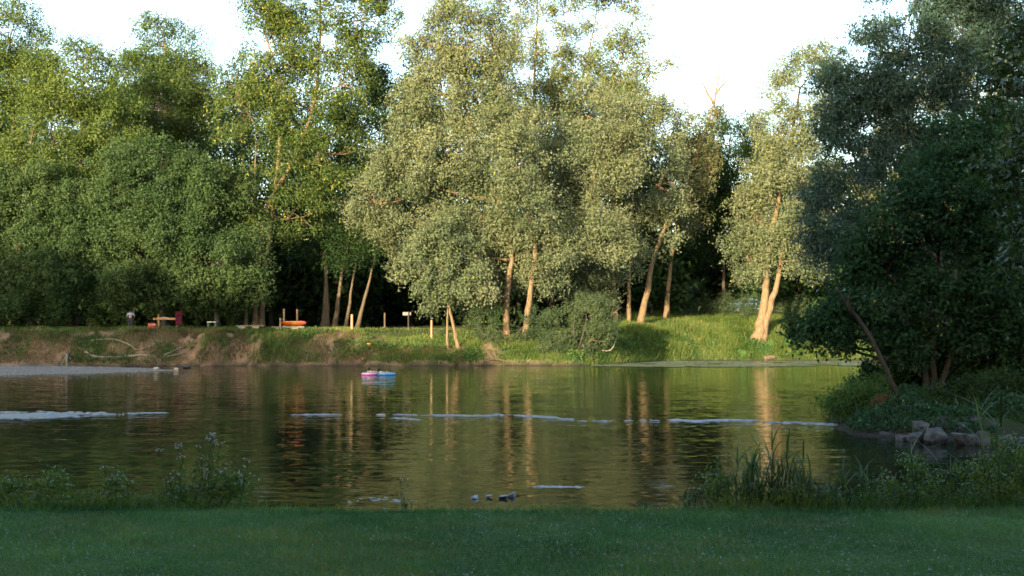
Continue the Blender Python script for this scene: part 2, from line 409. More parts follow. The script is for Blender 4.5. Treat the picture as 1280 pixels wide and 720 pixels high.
# riffles: bands of short steep wavelets lying on the river
def riffle(name, label, px0, px1, py0, py1, half, seed, n, gap=.45, amp=.035, ln=.45):
    rng = np.random.default_rng(seed)
    d0 = CAM_Z * F / (py0 - 411); d1 = CAM_Z * F / (py1 - 411)
    x0, x1 = XY(px0, d0), XY(px1, d1)
    u = rng.random(n); X = x0 + (x1 - x0) * u
    wid = half * (.25 + 1.0 * fbm(X * .3, X * 0 + seed, seed)) * np.minimum(1, np.minimum(u, 1 - u) * 9 + .12)
    Y = d0 + (d1 - d0) * u + (fbm(X * .15, X * 0 + 5.5, seed + 2) - .5) * 2.2 + (fbm(X * .5, X * 0 + 2.5, seed + 3) - .5) * 2.6 + np.clip(rng.normal(size=n) * .55, -1.3, 1.3) * wid
    k = rng.random(n) < sstep(gap, gap + .25, fbm(X * .6, Y * .9 + 7.7, seed + 4)) + .03
    X, Y = X[k], Y[k]; n = len(X)
    L = ln * rng.uniform(.3, 1.3, n); W = rng.uniform(.035, .09, n) * (ln / .45) ** .5; H = amp * rng.uniform(.3, 1.2, n)
    t = np.array((-1, -.5, 0, .5, 1)); V = []
    prof = np.array((0, .75, 1, .7, 0))
    for q, pz in zip(t, prof):                    # each wavelet: a short arched crest with a front and a back slope
        xx = X + q * L * .5; bend = rng.normal(size=n) * .02
        V += [np.stack([xx, Y - W * (.3 + pz) + bend, np.full(n, .002)], 1), np.stack([xx, Y + bend, .004 + H * pz], 1), np.stack([xx, Y + W * (.3 + pz) + bend, np.full(n, .002)], 1)]
    V = np.stack(V, 1).reshape(-1, 3); b = np.arange(n)[:, None] * 15; fs = []
    for q in range(4):
        for r_ in range(2): fs.append(b + np.array([q * 3 + r_, q * 3 + 3 + r_, q * 3 + 4 + r_, q * 3 + 1 + r_]))
    o = np_mesh(name, V, np.concatenate(fs), M['riffle'], smooth=True)
    tag(o, label, 'water', kind='structure'); return o
riffle('water_riffle', 'broad pale riffle on the water at the left edge', -60, 130, 522, 518, 1.1, 1, 1000, gap=.34, amp=.03, ln=.35)
riffle('water_riffle', 'thin upper strand of the riffle at the left edge', 0, 205, 515, 516.5, .35, 2, 420, gap=.36, amp=.03, ln=.3)
riffle('water_riffle', 'thin broken water line left of mid river', 368, 545, 518, 520.5, .16, 3, 380, gap=.40, amp=.025, ln=.3)
riffle('water_riffle', 'short lower strand of broken water in mid river', 485, 525, 522.5, 523.5, .2, 4, 90, gap=.3, amp=.025, ln=.3)
riffle('water_riffle', 'brighter broken water in the centre of mid river', 540, 720, 518.5, 522, .34, 5, 620, gap=.40, amp=.03, ln=.35)
riffle('water_riffle', 'patchy broken water right of the centre', 700, 850, 522, 525.5, .42, 9, 460, gap=.46, amp=.03, ln=.35)
riffle('water_riffle', 'wide pale riffle before the forked willow reflection', 842, 945, 525, 526, .42, 7, 430, gap=.36, amp=.03, ln=.35)
riffle('water_riffle', 'pale riffle running up to the island tip', 952, 1065, 527, 530, .42, 10, 430, gap=.38, amp=.03, ln=.35)
riffle('water_riffle', 'short pale ripple near the lawn right of centre', 668, 736, 602, 605, .10, 6, 150, gap=.2, amp=.012, ln=.16)
riffle('water_riffle', 'sparkling shallow ripple against the lawn edge', 412, 500, 622, 624, .4, 8, 160, gap=.4, amp=.014, ln=.10)

# ---------------------------------------------------------------- foliage
def leaf_faces(c, out, L, W, droop, rng, quad=False, spread=.8, up=.3):
    n = len(c)
    nrm = out * .75 + rng.normal(size=(n, 3)) * spread; nrm[:, 2] += up
    nrm /= np.linalg.norm(nrm, axis=1)[:, None] + 1e-9
    a = rng.normal(size=(n, 3)) + out * .5; a[:, 2] -= droop
    a -= nrm * (a * nrm).sum(1)[:, None]; a /= np.linalg.norm(a, axis=1)[:, None] + 1e-9
    b = np.cross(nrm, a)
    sz = rng.uniform(.65, 1.25, n)[:, None]
    la, wb = a * L * sz * .5, b * W * sz * .5
    if quad:
        v = np.stack([c - la, c + wb - la * .1, c + la, c - wb - la * .1], 1).reshape(-1, 3)
        f = np.arange(n * 4).reshape(-1, 4)
    else:
        v = np.stack([c - la + wb, c - la - wb, c + la], 1).reshape(-1, 3)
        f = np.arange(n * 3).reshape(-1, 3)
    return v, f

def crown_points(lobes, clump_r, tuft_r, per_tuft, fill, rng, back=.5, cap=150000, flat=.75, hollow=.5):
    L = np.array(lobes, float)                   # cx cy cz rx ry rz
    cl = []
    for i, lb in enumerate(L):
        r = lb[3:]; area = 4 * math.pi * ((r[0] * r[1]) ** 1.6 / 3 + (r[0] * r[2]) ** 1.6 / 3 + (r[1] * r[2]) ** 1.6 / 3) ** (1 / 1.6)
        n = max(4, int(fill * area / (math.pi * clump_r ** 2)))
        d = rng.normal(size=(n, 3)); d /= np.linalg.norm(d, axis=1)[:, None]
        k = rng.uniform(.55, 1.08, n)[:, None]
        k[rng.random(n) < .12] *= 1.12
        c = lb[:3] + d * r * k
        keep = (d[:, 1] < .25) | (rng.random(n) < back)
        for j, o in enumerate(L):
            if j != i:
                q = (((c - o[:3]) / o[3:]) ** 2).sum(1) ** .5
                keep &= ~((q < hollow) & (rng.random(n) < .9))
        cl.append(np.concatenate([c[keep], d[keep], np.full((keep.sum(), 1), i)], 1))
    cl = np.concatenate(cl); nC = len(cl)
    cs = rng.uniform(.5, 1.5, nC)
    nt_ = np.maximum(3, (3.0 * (clump_r * cs / tuft_r) ** 2).astype(int))
    ci = np.repeat(np.arange(nC), nt_); nT = len(ci)
    d = rng.normal(size=(nT, 3)); d /= np.linalg.norm(d, axis=1)[:, None]
    k = rng.uniform(.45, 1.0, nT) * clump_r * cs[ci]
    tc = cl[ci, :3] + d * k[:, None] * np.array((1, 1, flat))
    tdir = d * .7 + cl[ci, 3:6] * .5
    nl = rng.poisson(per_tuft, nT)
    ti = np.repeat(np.arange(nT), nl)
    if len(ti) > cap: ti = rng.choice(ti, cap, replace=False)
    ax = rng.normal(size=(nT, 3)) + tdir * .6; ax[:, 2] -= .5; ax /= np.linalg.norm(ax, axis=1)[:, None]   # twigs: leaves strung along an axis
    g = rng.normal(size=(len(ti), 3)) * tuft_r * (.34 + .7 * rng.random(len(ti))[:, None] ** 3) + ax[ti] * (rng.normal(size=len(ti)) * tuft_r * .6)[:, None]
    lp = tc[ti] + g
    out = tdir[ti] * .7 + g / (tuft_r + 1e-6) * .5
    out /= np.linalg.norm(out, axis=1)[:, None] + 1e-9
    t_cl = rng.random(nC)[ci][ti]; t_tf = rng.random(nT)[ti]
    tint = np.clip(.33 * t_cl + .27 * t_tf + .4 * rng.random(len(ti)), 0, .95)
    return cl, lp, out, tint

def spline(pts, n=8):
    pts = np.asarray(pts, float)
    if len(pts) < 3: return np.stack([pts[0] + (pts[-1] - pts[0]) * t for t in np.linspace(0, 1, n)])
    t = np.arange(len(pts)); q = np.linspace(0, len(pts) - 1, n * (len(pts) - 1) + 1)
    p = np.concatenate([[2 * pts[0] - pts[1]], pts, [2 * pts[-1] - pts[-2]]])
    o = []
    for u in q:
        i = min(int(u), len(pts) - 2); f = u - i
        a, b, c, d = p[i], p[i + 1], p[i + 2], p[i + 3]
        o.append(.5 * (2 * b + (c - a) * f + (2 * a - 5 * b + 4 * c - d) * f * f + (3 * b - a - 3 * c + d) * f ** 3))
    return np.array(o)

def make_tree(name, label, d, trunks, lobes, leaf='willow_leaf', bark='bark', seed=1, r0=.45, size=(.23, .125), clump=1.2, tuft=.46,
              per=13, fill=1.0, cap=110000, droop=.5, odd=.02, group='trees lining the far bank', cat='tree', back=.5,
              limbs=True, twig=.7, quad=False, zbase=None, dy=.75, hollow=.5, up=.3, base_flare=1.35):
    """trunks: pixel polylines at depth d; lobes: (px,py,rx,ry[,depth offset]) in pixels at depth d"""
    rng = np.random.default_rng(seed)
    if d > 90: r0 *= .85; fill *= 1.55; cap = int(cap * 2.1)
    k = d / F
    bx = XY(trunks[0][0][0], d); bz = gz(bx, d)
    base = np.array((bx, d, bz))
    root = empty(name, tuple(base)); tag(root, label, cat, group)
    LB = []
    for lb in lobes:
        px, py, rx, ry = lb[:4]; off = lb[4] if len(lb) > 4 else rng.uniform(-1.2, 1.2) * rx * k * .35
        c = P(px, py, d); c[1] += off
        LB.append((*c, rx * k, rx * k * dy, ry * k))
    cl, lp, out, tint = crown_points(LB, clump, tuft, per, fill, rng, back=back, cap=cap, hollow=hollow)
    tint = np.where(rng.random(len(tint)) < odd, 1.0, tint)
    v, f = leaf_faces(lp, out, size[0], size[1], droop, rng, quad, up=up)
    mb = MB(); tr_pts = []
    for j, t in enumerate(trunks):
        pts = [P(q[0], q[1], d + (q[2] if len(q) > 2 else 0)) for q in t]
        if t[0][1] > 385: pts[0][2] = gz(pts[0][0], pts[0][1]) - .15
        grounded = t[0][1] > 385
        sp = spline(pts, 6)
        sp[1:-1] += rng.normal(size=(len(sp) - 2, 3)) * r0 * .10
        rr = r0 * (1 if j == 0 else rng.uniform(.65, .95))
        if not grounded: rr *= .6
        rad = rr * (1 - .84 * np.linspace(0, 1, len(sp)) ** .65)
        if grounded: rad[0] *= base_flare; rad[1] *= 1 + (base_flare - 1) * .35
        mb.tube(sp, rad, 9, wob=.16, rng=rng); tr_pts.append(np.concatenate([sp, rad[:, None]], 1))
    TP = np.concatenate(tr_pts)
    if limbs:
        for i, lb in enumerate(LB):
            c = np.array(lb[:3])
            w = np.linalg.norm(TP[:, :3] - c, axis=1) + np.maximum(0, TP[:, 2] - c[2] + .4) * 2.5
            p0 = TP[np.argmin(w)]
            mid = (p0[:3] + c) * .5 + rng.normal(size=3) * .35; mid[2] -= .25
            sp = spline([p0[:3], mid, c], 4)
            rb = min(p0[3] * .75, .20 * r0 / .45 if d > 90 else .045)
            mb.tube(sp, np.linspace(rb, .05, len(sp)), 6, wob=.15, rng=rng)
            mine = cl[cl[:, 6] == i]
            if len(mine):
                for q in mine[rng.random(len(mine)) < twig * .5]:
                    st = sp[rng.integers(len(sp) // 2, len(sp))]
                    e = q[:3]; md = (st + e) * .5 + rng.normal(size=3) * .25
                    mb.tube([st, md, e], [.045, .03, .012], 4, cap=False)
    verts = np.concatenate(mb.v) - base
    mb.v = [verts]
    mb.build('trunk', M[bark], root, smooth=True)
    np_mesh('crown', v - base, f, M[leaf], root, tint=tint)
    return root

# --- far bank, left to right
make_tree('ash_tree', 'pale green tree at the far left edge with bare sunlit limbs showing', 113,
    [[(18, 408), (22, 320), (14, 200), (18, 120), (10, 40)], [(22, 330), (40, 170), (62, 130)], [(20, 260), (-20, 190), (-40, 130)], [(22, 240), (60, 185), (80, 190)]],
    [(18, 50, 46, 50), (15, 110, 45, 45), (45, 60, 30, 34), (-35, 110, 60, 60), (45, 110, 28, 30), (-20, 200, 60, 50), (-60, 40, 50, 60), (50, 250, 50, 45)], leaf='lime_leaf', seed=11, fill=.9, r0=.42, bark='pale_bark')
make_tree('robinia_tree', 'tall mid-green tree second from the left with a rounded lime top', 110,
    [[(92, 410), (95, 330), (100, 220), (105, 100)], [(96, 300), (70, 200), (60, 150)]],
    [(105, 105, 52, 55), (110, 150, 50, 40), (60, 110, 34, 40), (75, 165, 48, 50), (140, 165, 42, 55), (60, 250, 60, 55), (120, 240, 60, 60), (30, 220, 45, 50), (155, 270, 40, 50)], leaf='lime_leaf', seed=12, fill=1.05)
make_tree('ash_tree', 'tree with a domed top standing above the round trees left of centre', 122,
    [[(205, 408), (205, 300), (208, 150), (206, 50)]],
    [(206, 55, 46, 42), (206, 95, 60, 40), (178, 95, 40, 40), (238, 100, 42, 42), (205, 140, 70, 45), (170, 180, 55, 50), (250, 180, 55, 50)], leaf='ash_leaf', seed=13, fill=.95)
make_tree('robinia_tree', 'low dense tree at the left edge whose skirt hangs to the bank', 105,
    [[(40, 408), (38, 350), (36, 250)]],
    [(15, 315, 60, 60), (75, 330, 60, 58), (-25, 265, 50, 60), (50, 250, 50, 45), (20, 380, 55, 30), (85, 372, 45, 28), (-30, 370, 45, 40), (105, 280, 45, 45)], leaf='robinia_leaf', seed=14, fill=1.15, clump=.95, tuft=.36, cap=150000, hollow=.6, bark='dark_bark')
make_tree('robinia_tree', 'broad dense round tree over the timber rack and the picnic spot', 105.5,
    [[(205, 408), (204, 350), (200, 240)], [(272, 407), (266, 350), (250, 280)]],
    [(190, 220, 62, 55), (245, 255, 68, 62), (272, 325, 58, 52), (178, 315, 58, 60), (222, 345, 62, 42), (150, 260, 40, 55), (150, 345, 42, 42), (215, 290, 60, 50), (300, 350, 34, 34), (255, 372, 40, 20)], leaf='robinia_leaf', seed=15, fill=1.2, clump=.95, tuft=.36, cap=190000, hollow=.62, bark='dark_bark')
make_tree('ash_tree', 'tall open-crowned tree with a pale trunk rising behind the stone benches', 109,
    [[(318, 408), (322, 340), (335, 260), (372, 190), (396, 110), (400, 20), (402, -40)], [(308, 408), (308, 360), (318, 250), (320, 160)], [(326, 408), (330, 340), (345, 230), (350, 110), (330, 40)]],
    [(335, 70, 50, 48), (400, 55, 45, 50), (445, 25, 48, 36), (300, 130, 36, 50), (375, 130, 50, 45), (430, 110, 42, 45), (350, 195, 50, 42), (410, 190, 48, 48), (320, 250, 30, 40), (365, 265, 35, 38), (425, -25, 70, 30), (355, 5, 45, 24), (480, 20, 30, 26), (365, 35, 40, 34), (310, 95, 34, 34), (330, 20, 30, 24), (450, 60, 34, 34)], leaf='ash_leaf', seed=16, fill=.85, odd=.06, r0=.40, per=14, bark='pale_bark', twig=1.0)
make_tree('alder_tree', 'dark many-stemmed tree behind the log posts left of the big willow', 114,
    [[(404, 408), (408, 340), (402, 250), (410, 150)], [(418, 408), (428, 340), (440, 260)], [(432, 408), (442, 345), (455, 280)], [(446, 408), (462, 350), (478, 280)], [(410, 408), (405, 330), (380, 260)]],
    [(455, 160, 38, 60), (420, 250, 45, 50), (470, 250, 40, 50), (385, 280, 34, 40), (440, 305, 45, 34), (480, 120, 26, 50)], leaf='dark_leaf', seed=17, fill=.9, r0=.36)
make_tree('willow_tree', 'largest silver-green willow in the centre on two pale trunks', 107,
    [[(633, 428), (634, 370), (638, 300), (606, 210), (580, 130), (575, 40)], [(657, 424), (662, 370), (668, 300), (640, 200), (622, 110), (610, 20)], [(620, 250), (560, 240), (500, 220)]],
    [(590, 18, 50, 50), (560, 50, 40, 40), (600, 70, 50, 40), (530, 60, 22, 26), (545, 105, 50, 45), (515, 150, 32, 42), (600, 115, 50, 50), (645, 150, 38, 50), (560, 195, 60, 45), (505, 215, 40, 40), (470, 255, 42, 40), (520, 280, 52, 40), (600, 265, 50, 48), (650, 285, 50, 48), (620, 340, 45, 36), (560, 310, 40, 40), (690, 330, 34, 34), (600, 360, 24, 24), (645, 212, 40, 40, -3.5), (632, 165, 36, 36, -3), (660, 250, 30, 34, -3)], leaf='willow_leaf', seed=18, fill=1.0, cap=210000, droop=.7, odd=.01, r0=.42, bark='pale_bark')
make_tree('young_willow_tree', 'small twin-trunked tree leaning on the grassy slope below the large willow', 103.5,
    [[(574, 436), (566, 405), (556, 360), (548, 320)], [(560, 440), (559, 400), (562, 350)]],
    [(548, 345, 30, 34), (575, 325, 34, 30), (522, 335, 26, 28), (592, 360, 24, 26), (545, 300, 34, 26), (533, 372, 18, 16)], leaf='willow_leaf', seed=19, fill=1.0, r0=.26, cap=45000, clump=.8, tuft=.36, bark='pale_bark', base_flare=1.15)
make_tree('poplar_tree', 'tall thin-crowned poplar with slanting bare limbs against the sky', 124,
    [[(690, 412), (690, 300), (672, 190), (668, 110), (672, 20), (670, -30)], [(690, 300), (700, 180), (690, 90), (715, 10)], [(690, 260), (730, 150), (700, 60)]],
    [(668, 45, 16, 44), (705, 15, 26, 36), (715, 80, 22, 34), (700, 150, 32, 34), (735, 150, 28, 34), (690, 220, 40, 44), (725, -20, 30, 28), (665, -20, 20, 30), (690, 90, 30, 40), (660, 130, 24, 40), (640, 40, 24, 40), (640, -10, 30, 34)], leaf='poplar_leaf', seed=20, fill=.9, r0=.34, per=13, cap=60000, bark='pale_bark', odd=.04)
make_tree('poplar_tree', 'ragged tall poplar with dead poking sticks left of the open sky', 125,
    [[(745, 410), (748, 300), (740, 200), (765, 110), (790, 10)], [(745, 250), (765, 120), (764, 70)], [(748, 230), (800, 140), (812, 70)], [(748, 220), (815, 150), (826, 90)], [(745, 230), (720, 150), (745, 20), (742, -40)]],
    [(760, 30, 30, 42), (785, 70, 28, 30), (745, 90, 24, 34), (755, -20, 40, 26), (802, 62, 14, 18), (812, 92, 12, 16), (832, 82, 10, 14), (770, 130, 40, 28), (735, 180, 44, 40), (795, 20, 12, 26)], leaf='poplar_leaf', seed=21, fill=.85, r0=.32, per=13, cap=60000, bark='pale_bark', odd=.04)
make_tree('willow_tree', 'sunlit willow right of centre with pale trunks and one leaning right', 119,
    [[(800, 395), (818, 320), (832, 280), (842, 220)], [(770, 393), (766, 330), (768, 250), (765, 180)], [(786, 394), (786, 330), (792, 240), (795, 170)], [(775, 300), (740, 240), (700, 220)]],
    [(715, 200, 44, 45), (780, 150, 46, 34), (828, 165, 36, 42), (760, 200, 45, 40), (820, 230, 40, 45), (700, 270, 44, 45), (765, 265, 44, 34), (738, 320, 42, 42), (785, 320, 30, 30), (842, 275, 20, 34), (690, 330, 34, 36), (740, 365, 28, 22), (735, 235, 38, 45, -9), (728, 165, 34, 40, -9), (748, 300, 38, 40, -9), (722, 290, 30, 40, -9), (765, 205, 34, 40, -8)], leaf='willow_leaf', seed=22, fill=1.0, cap=190000, droop=.7, odd=.01, r0=.44, bark='pale_bark', base_flare=1.15)
make_tree('old_willow_tree', 'golden bushy tree with yellow limbs and a bare dead tip in the sky', 126,
    [[(832, 392), (840, 320), (862, 220), (892, 130), (902, 65)], [(850, 260), (872, 190), (866, 140)], [(850, 280), (885, 230), (900, 180)], [(892, 130), (880, 105), (884, 88)], [(894, 118), (906, 100), (904, 80)]],
    [(866, 155, 26, 32), (882, 200, 22, 34), (862, 215, 26, 38), (855, 265, 20, 30), (895, 145, 10, 14)], leaf='gold_leaf', seed=23, fill=.8, r0=.36, cap=50000, bark='pale_bark')
make_tree('alder_tree', 'dark green tree seen between the golden bushy tree and sunny forked willow', 140,
    [[(905, 385), (905, 300), (910, 200), (915, 160)]],
    [(905, 175, 34, 34), (935, 172, 24, 30), (880, 230, 42, 45), (930, 235, 40, 45), (890, 295, 45, 40), (945, 290, 34, 40), (870, 190, 24, 30), (955, 200, 30, 36)], leaf='dark_leaf', seed=24, fill=1.1, cap=90000)
make_tree('willow_tree', 'sunny willow with a stout forked orange-lit trunk on the right grass bank', 121,
    [[(946, 420), (955, 385), (958, 345), (962, 300), (985, 200), (1000, 110)], [(952, 420), (962, 385), (974, 345), (980, 300), (1000, 240)]],
    [(985, 105, 38, 38), (1015, 90, 34, 34), (970, 160, 36, 32), (1005, 160, 40, 40), (958, 215, 36, 36), (1000, 225, 36, 40), (945, 270, 32, 32), (935, 318, 24, 24), (980, 295, 34, 32), (1005, 320, 20, 30), (945, 340, 26, 20), (925, 290, 24, 28), (940, 235, 26, 30), (1030, 250, 30, 50), (1025, 130, 30, 40)], leaf='willow_leaf', seed=25, fill=1.0, r0=.72, cap=150000, droop=.7, bark='pale_bark')
make_tree('willow_tree', 'sunlit tree far behind the dark island trees at the upper right', 124,
    [[(1215, 405), (1215, 250), (1225, 60)]],
    [(1220, 5, 50, 50), (1190, 60, 50, 50), (1250, 60, 50, 55), (1215, 150, 60, 60), (1130, 120, 50, 60), (1120, 230, 50, 70), (1200, 280, 70, 70)], leaf='gold_leaf', seed=26, fill=.8, cap=70000)

# --- the wood behind
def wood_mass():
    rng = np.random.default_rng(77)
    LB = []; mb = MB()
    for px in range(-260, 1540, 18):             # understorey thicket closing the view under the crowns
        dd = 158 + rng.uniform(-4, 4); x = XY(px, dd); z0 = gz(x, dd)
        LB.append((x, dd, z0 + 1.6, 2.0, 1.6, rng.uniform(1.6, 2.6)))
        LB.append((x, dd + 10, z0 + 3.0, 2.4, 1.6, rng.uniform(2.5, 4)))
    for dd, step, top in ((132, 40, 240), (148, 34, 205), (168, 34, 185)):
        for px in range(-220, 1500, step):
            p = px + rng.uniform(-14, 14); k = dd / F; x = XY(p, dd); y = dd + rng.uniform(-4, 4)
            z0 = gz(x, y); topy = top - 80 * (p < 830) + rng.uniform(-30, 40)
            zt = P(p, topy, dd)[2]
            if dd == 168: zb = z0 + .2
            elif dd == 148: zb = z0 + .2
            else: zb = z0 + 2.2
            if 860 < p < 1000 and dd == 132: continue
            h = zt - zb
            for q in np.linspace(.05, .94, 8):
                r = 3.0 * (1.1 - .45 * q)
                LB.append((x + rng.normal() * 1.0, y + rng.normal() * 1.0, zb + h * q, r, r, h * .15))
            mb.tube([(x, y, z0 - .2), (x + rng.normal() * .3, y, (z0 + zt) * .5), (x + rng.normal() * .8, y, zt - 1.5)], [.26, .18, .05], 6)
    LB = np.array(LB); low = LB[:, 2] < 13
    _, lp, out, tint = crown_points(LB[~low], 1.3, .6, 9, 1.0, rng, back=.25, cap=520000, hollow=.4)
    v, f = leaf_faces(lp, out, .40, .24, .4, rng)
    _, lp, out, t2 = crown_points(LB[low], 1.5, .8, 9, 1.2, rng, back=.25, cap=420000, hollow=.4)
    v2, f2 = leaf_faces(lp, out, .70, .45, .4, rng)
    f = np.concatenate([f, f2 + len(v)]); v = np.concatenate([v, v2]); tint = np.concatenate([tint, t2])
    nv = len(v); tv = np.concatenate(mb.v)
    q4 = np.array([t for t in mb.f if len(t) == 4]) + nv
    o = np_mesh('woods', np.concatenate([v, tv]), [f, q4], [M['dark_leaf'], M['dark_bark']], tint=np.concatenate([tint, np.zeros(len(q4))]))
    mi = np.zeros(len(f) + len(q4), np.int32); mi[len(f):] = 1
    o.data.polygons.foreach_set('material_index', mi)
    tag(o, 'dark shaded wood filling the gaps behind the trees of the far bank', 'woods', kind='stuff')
wood_mass()

# --- bushes
def make_bush(name, label, d, lobes, leaf='bush_leaf', seed=1, size=(.16, .07), clump=.5, tuft=.24, per=14, fill=1.2, cap=40000, group=None,
              stems=7, bark='dark_bark', quad=False, droop=.1, cat='bush', odd=0.0, up=.35):
    rng = np.random.default_rng(seed); k = d / F
    px = np.mean([l[0] for l in lobes]); bx = XY(px, d); base = np.array((bx, d, gz(bx, d)))
    root = empty(name, tuple(base)); tag(root, label, cat, group)
    LB = []
    for lb in lobes:
        c = P(lb[0], lb[1], d); c[1] += lb[4] if len(lb) > 4 else rng.uniform(-.5, .5) * lb[2] * k
        LB.append((*c, lb[2] * k, lb[2] * k * .8, lb[3] * k))
    cl, lp, out, tint = crown_points(LB, clump, tuft, per, fill, rng, back=.6, cap=cap, hollow=.5)
    tint = np.where(rng.random(len(tint)) < odd, 1.0, tint)
    v, f = leaf_faces(lp, out, size[0], size[1], droop, rng, quad, up=up)
    mb = MB()
    for i in range(stems):
        c = cl[rng.integers(len(cl)), :3]
        x0 = bx; y0 = d
        p0 = np.array((x0, y0, gz(x0, y0) - .05)); md = (p0 + c) * .5 + rng.normal(size=3) * .12 * np.linalg.norm(c - p0)
        s = np.linalg.norm(c - p0)
        mb.tube(spline([p0, md, c], 4), np.linspace(.018 * s + .003, .004 * s, 9), 5)
    mb.v = [np.concatenate(mb.v) - base]
    mb.build('stem', M[bark], root, smooth=True)
    np_mesh('foliage', v - base, f, M[leaf], root, tint=tint)
    return root

make_bush('waterside_bush', 'grey-green bush hanging over the water below the central willow', 103,
    [(705, 415, 30, 28), (735, 395, 30, 26), (690, 432, 18, 18), (725, 430, 26, 20), (755, 410, 22, 22)], seed=41, group='bushes on the far bank')
make_bush('waterside_bush', 'dim bush around the feet of the central willow trunks', 105,
    [(605, 400, 18, 22), (675, 400, 16, 20), (645, 425, 16, 12), (612, 425, 12, 14)], seed=42, leaf='bush_leaf', cap=22000, group='bushes on the far bank')
for i, (px, py, rx, ry, d, lab) in enumerate([
        (830, 378, 26, 26, 132, 'dusky rounded bush beside the leaning pale trunk'),
        (868, 375, 24, 28, 134, 'tall dusky bush in the middle of the shaded hedge'),
        (916, 386, 30, 19, 133, 'low dusky bush below the parked blue car'),
        (940, 396, 22, 16, 131, 'small shaded bush left of the forked willow trunk'),
        (990, 400, 24, 30, 131, 'dark bush right behind the forked willow trunk')]):
    make_bush('hedge_bush', lab, d, [(px, py, rx, ry), (px - rx * .5, py + ry * .5, rx * .7, ry * .6), (px + rx * .5, py + ry * .5, rx * .7, ry * .6)],
              seed=50 + i, leaf='bush_leaf', cap=26000, clump=.6, tuft=.3, group='bushes along the shaded hedge')
make_bush('sapling', 'yellow-green sapling catching sun beside the bench frame', 108,
    [(284, 382, 12, 12), (294, 390, 9, 9), (276, 390, 7, 8)], seed=60, leaf='lime_leaf', cap=6000, fill=.8, stems=4, bark='pale_bark')

# --- island trees, all in the shade of the near bank
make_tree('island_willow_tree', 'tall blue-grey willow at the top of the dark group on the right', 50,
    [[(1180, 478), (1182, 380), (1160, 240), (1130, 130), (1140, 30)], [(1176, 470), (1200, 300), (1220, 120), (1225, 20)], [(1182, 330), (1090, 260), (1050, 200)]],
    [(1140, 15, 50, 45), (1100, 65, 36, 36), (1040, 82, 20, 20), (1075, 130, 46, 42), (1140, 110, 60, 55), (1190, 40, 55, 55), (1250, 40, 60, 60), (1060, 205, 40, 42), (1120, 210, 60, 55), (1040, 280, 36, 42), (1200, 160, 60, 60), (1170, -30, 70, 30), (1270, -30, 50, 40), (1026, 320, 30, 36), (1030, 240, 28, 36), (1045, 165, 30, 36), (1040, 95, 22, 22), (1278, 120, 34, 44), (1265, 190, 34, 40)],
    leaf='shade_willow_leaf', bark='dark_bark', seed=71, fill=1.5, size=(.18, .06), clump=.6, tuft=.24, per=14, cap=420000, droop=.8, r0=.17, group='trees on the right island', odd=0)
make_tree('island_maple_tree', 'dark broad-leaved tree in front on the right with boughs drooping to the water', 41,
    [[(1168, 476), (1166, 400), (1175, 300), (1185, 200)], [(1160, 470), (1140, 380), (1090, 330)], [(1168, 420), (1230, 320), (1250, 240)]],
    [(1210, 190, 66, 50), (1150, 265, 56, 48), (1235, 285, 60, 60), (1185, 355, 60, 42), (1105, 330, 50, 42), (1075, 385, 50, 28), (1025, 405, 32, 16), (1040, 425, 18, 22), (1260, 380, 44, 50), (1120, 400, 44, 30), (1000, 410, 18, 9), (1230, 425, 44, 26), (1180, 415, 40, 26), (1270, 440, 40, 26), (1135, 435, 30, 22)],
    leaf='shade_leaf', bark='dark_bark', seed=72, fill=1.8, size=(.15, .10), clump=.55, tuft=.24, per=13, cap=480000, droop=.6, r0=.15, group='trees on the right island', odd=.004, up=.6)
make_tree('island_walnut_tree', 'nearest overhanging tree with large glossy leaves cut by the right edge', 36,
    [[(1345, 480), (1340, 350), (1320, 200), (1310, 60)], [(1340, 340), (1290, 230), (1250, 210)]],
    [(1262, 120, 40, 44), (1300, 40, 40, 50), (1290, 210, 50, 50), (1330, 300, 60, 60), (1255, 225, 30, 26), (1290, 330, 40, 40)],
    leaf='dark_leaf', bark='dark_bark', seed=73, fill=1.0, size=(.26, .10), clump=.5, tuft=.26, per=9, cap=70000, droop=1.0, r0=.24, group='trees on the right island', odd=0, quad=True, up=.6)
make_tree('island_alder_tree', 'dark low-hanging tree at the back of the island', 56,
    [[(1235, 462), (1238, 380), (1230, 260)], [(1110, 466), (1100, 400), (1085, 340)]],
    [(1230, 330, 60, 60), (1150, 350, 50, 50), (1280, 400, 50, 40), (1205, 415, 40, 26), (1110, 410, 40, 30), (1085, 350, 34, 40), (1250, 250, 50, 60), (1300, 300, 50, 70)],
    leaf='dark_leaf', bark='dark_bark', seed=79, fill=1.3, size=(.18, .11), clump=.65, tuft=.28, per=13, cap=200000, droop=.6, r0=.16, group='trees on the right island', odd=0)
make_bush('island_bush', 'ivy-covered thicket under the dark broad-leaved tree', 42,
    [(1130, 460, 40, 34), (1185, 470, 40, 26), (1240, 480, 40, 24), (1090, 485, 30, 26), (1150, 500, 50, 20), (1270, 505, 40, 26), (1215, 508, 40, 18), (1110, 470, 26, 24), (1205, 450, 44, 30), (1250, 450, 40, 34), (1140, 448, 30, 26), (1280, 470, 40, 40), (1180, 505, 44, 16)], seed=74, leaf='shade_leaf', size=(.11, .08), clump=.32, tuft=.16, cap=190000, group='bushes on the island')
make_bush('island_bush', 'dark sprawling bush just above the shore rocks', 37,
    [(1215, 500, 40, 24), (1260, 498, 40, 30), (1170, 508, 34, 18), (1295, 505, 40, 40), (1235, 515, 50, 14)], seed=78, leaf='dark_leaf', size=(.10, .06), clump=.3, tuft=.15, cap=80000, group='bushes on the island')
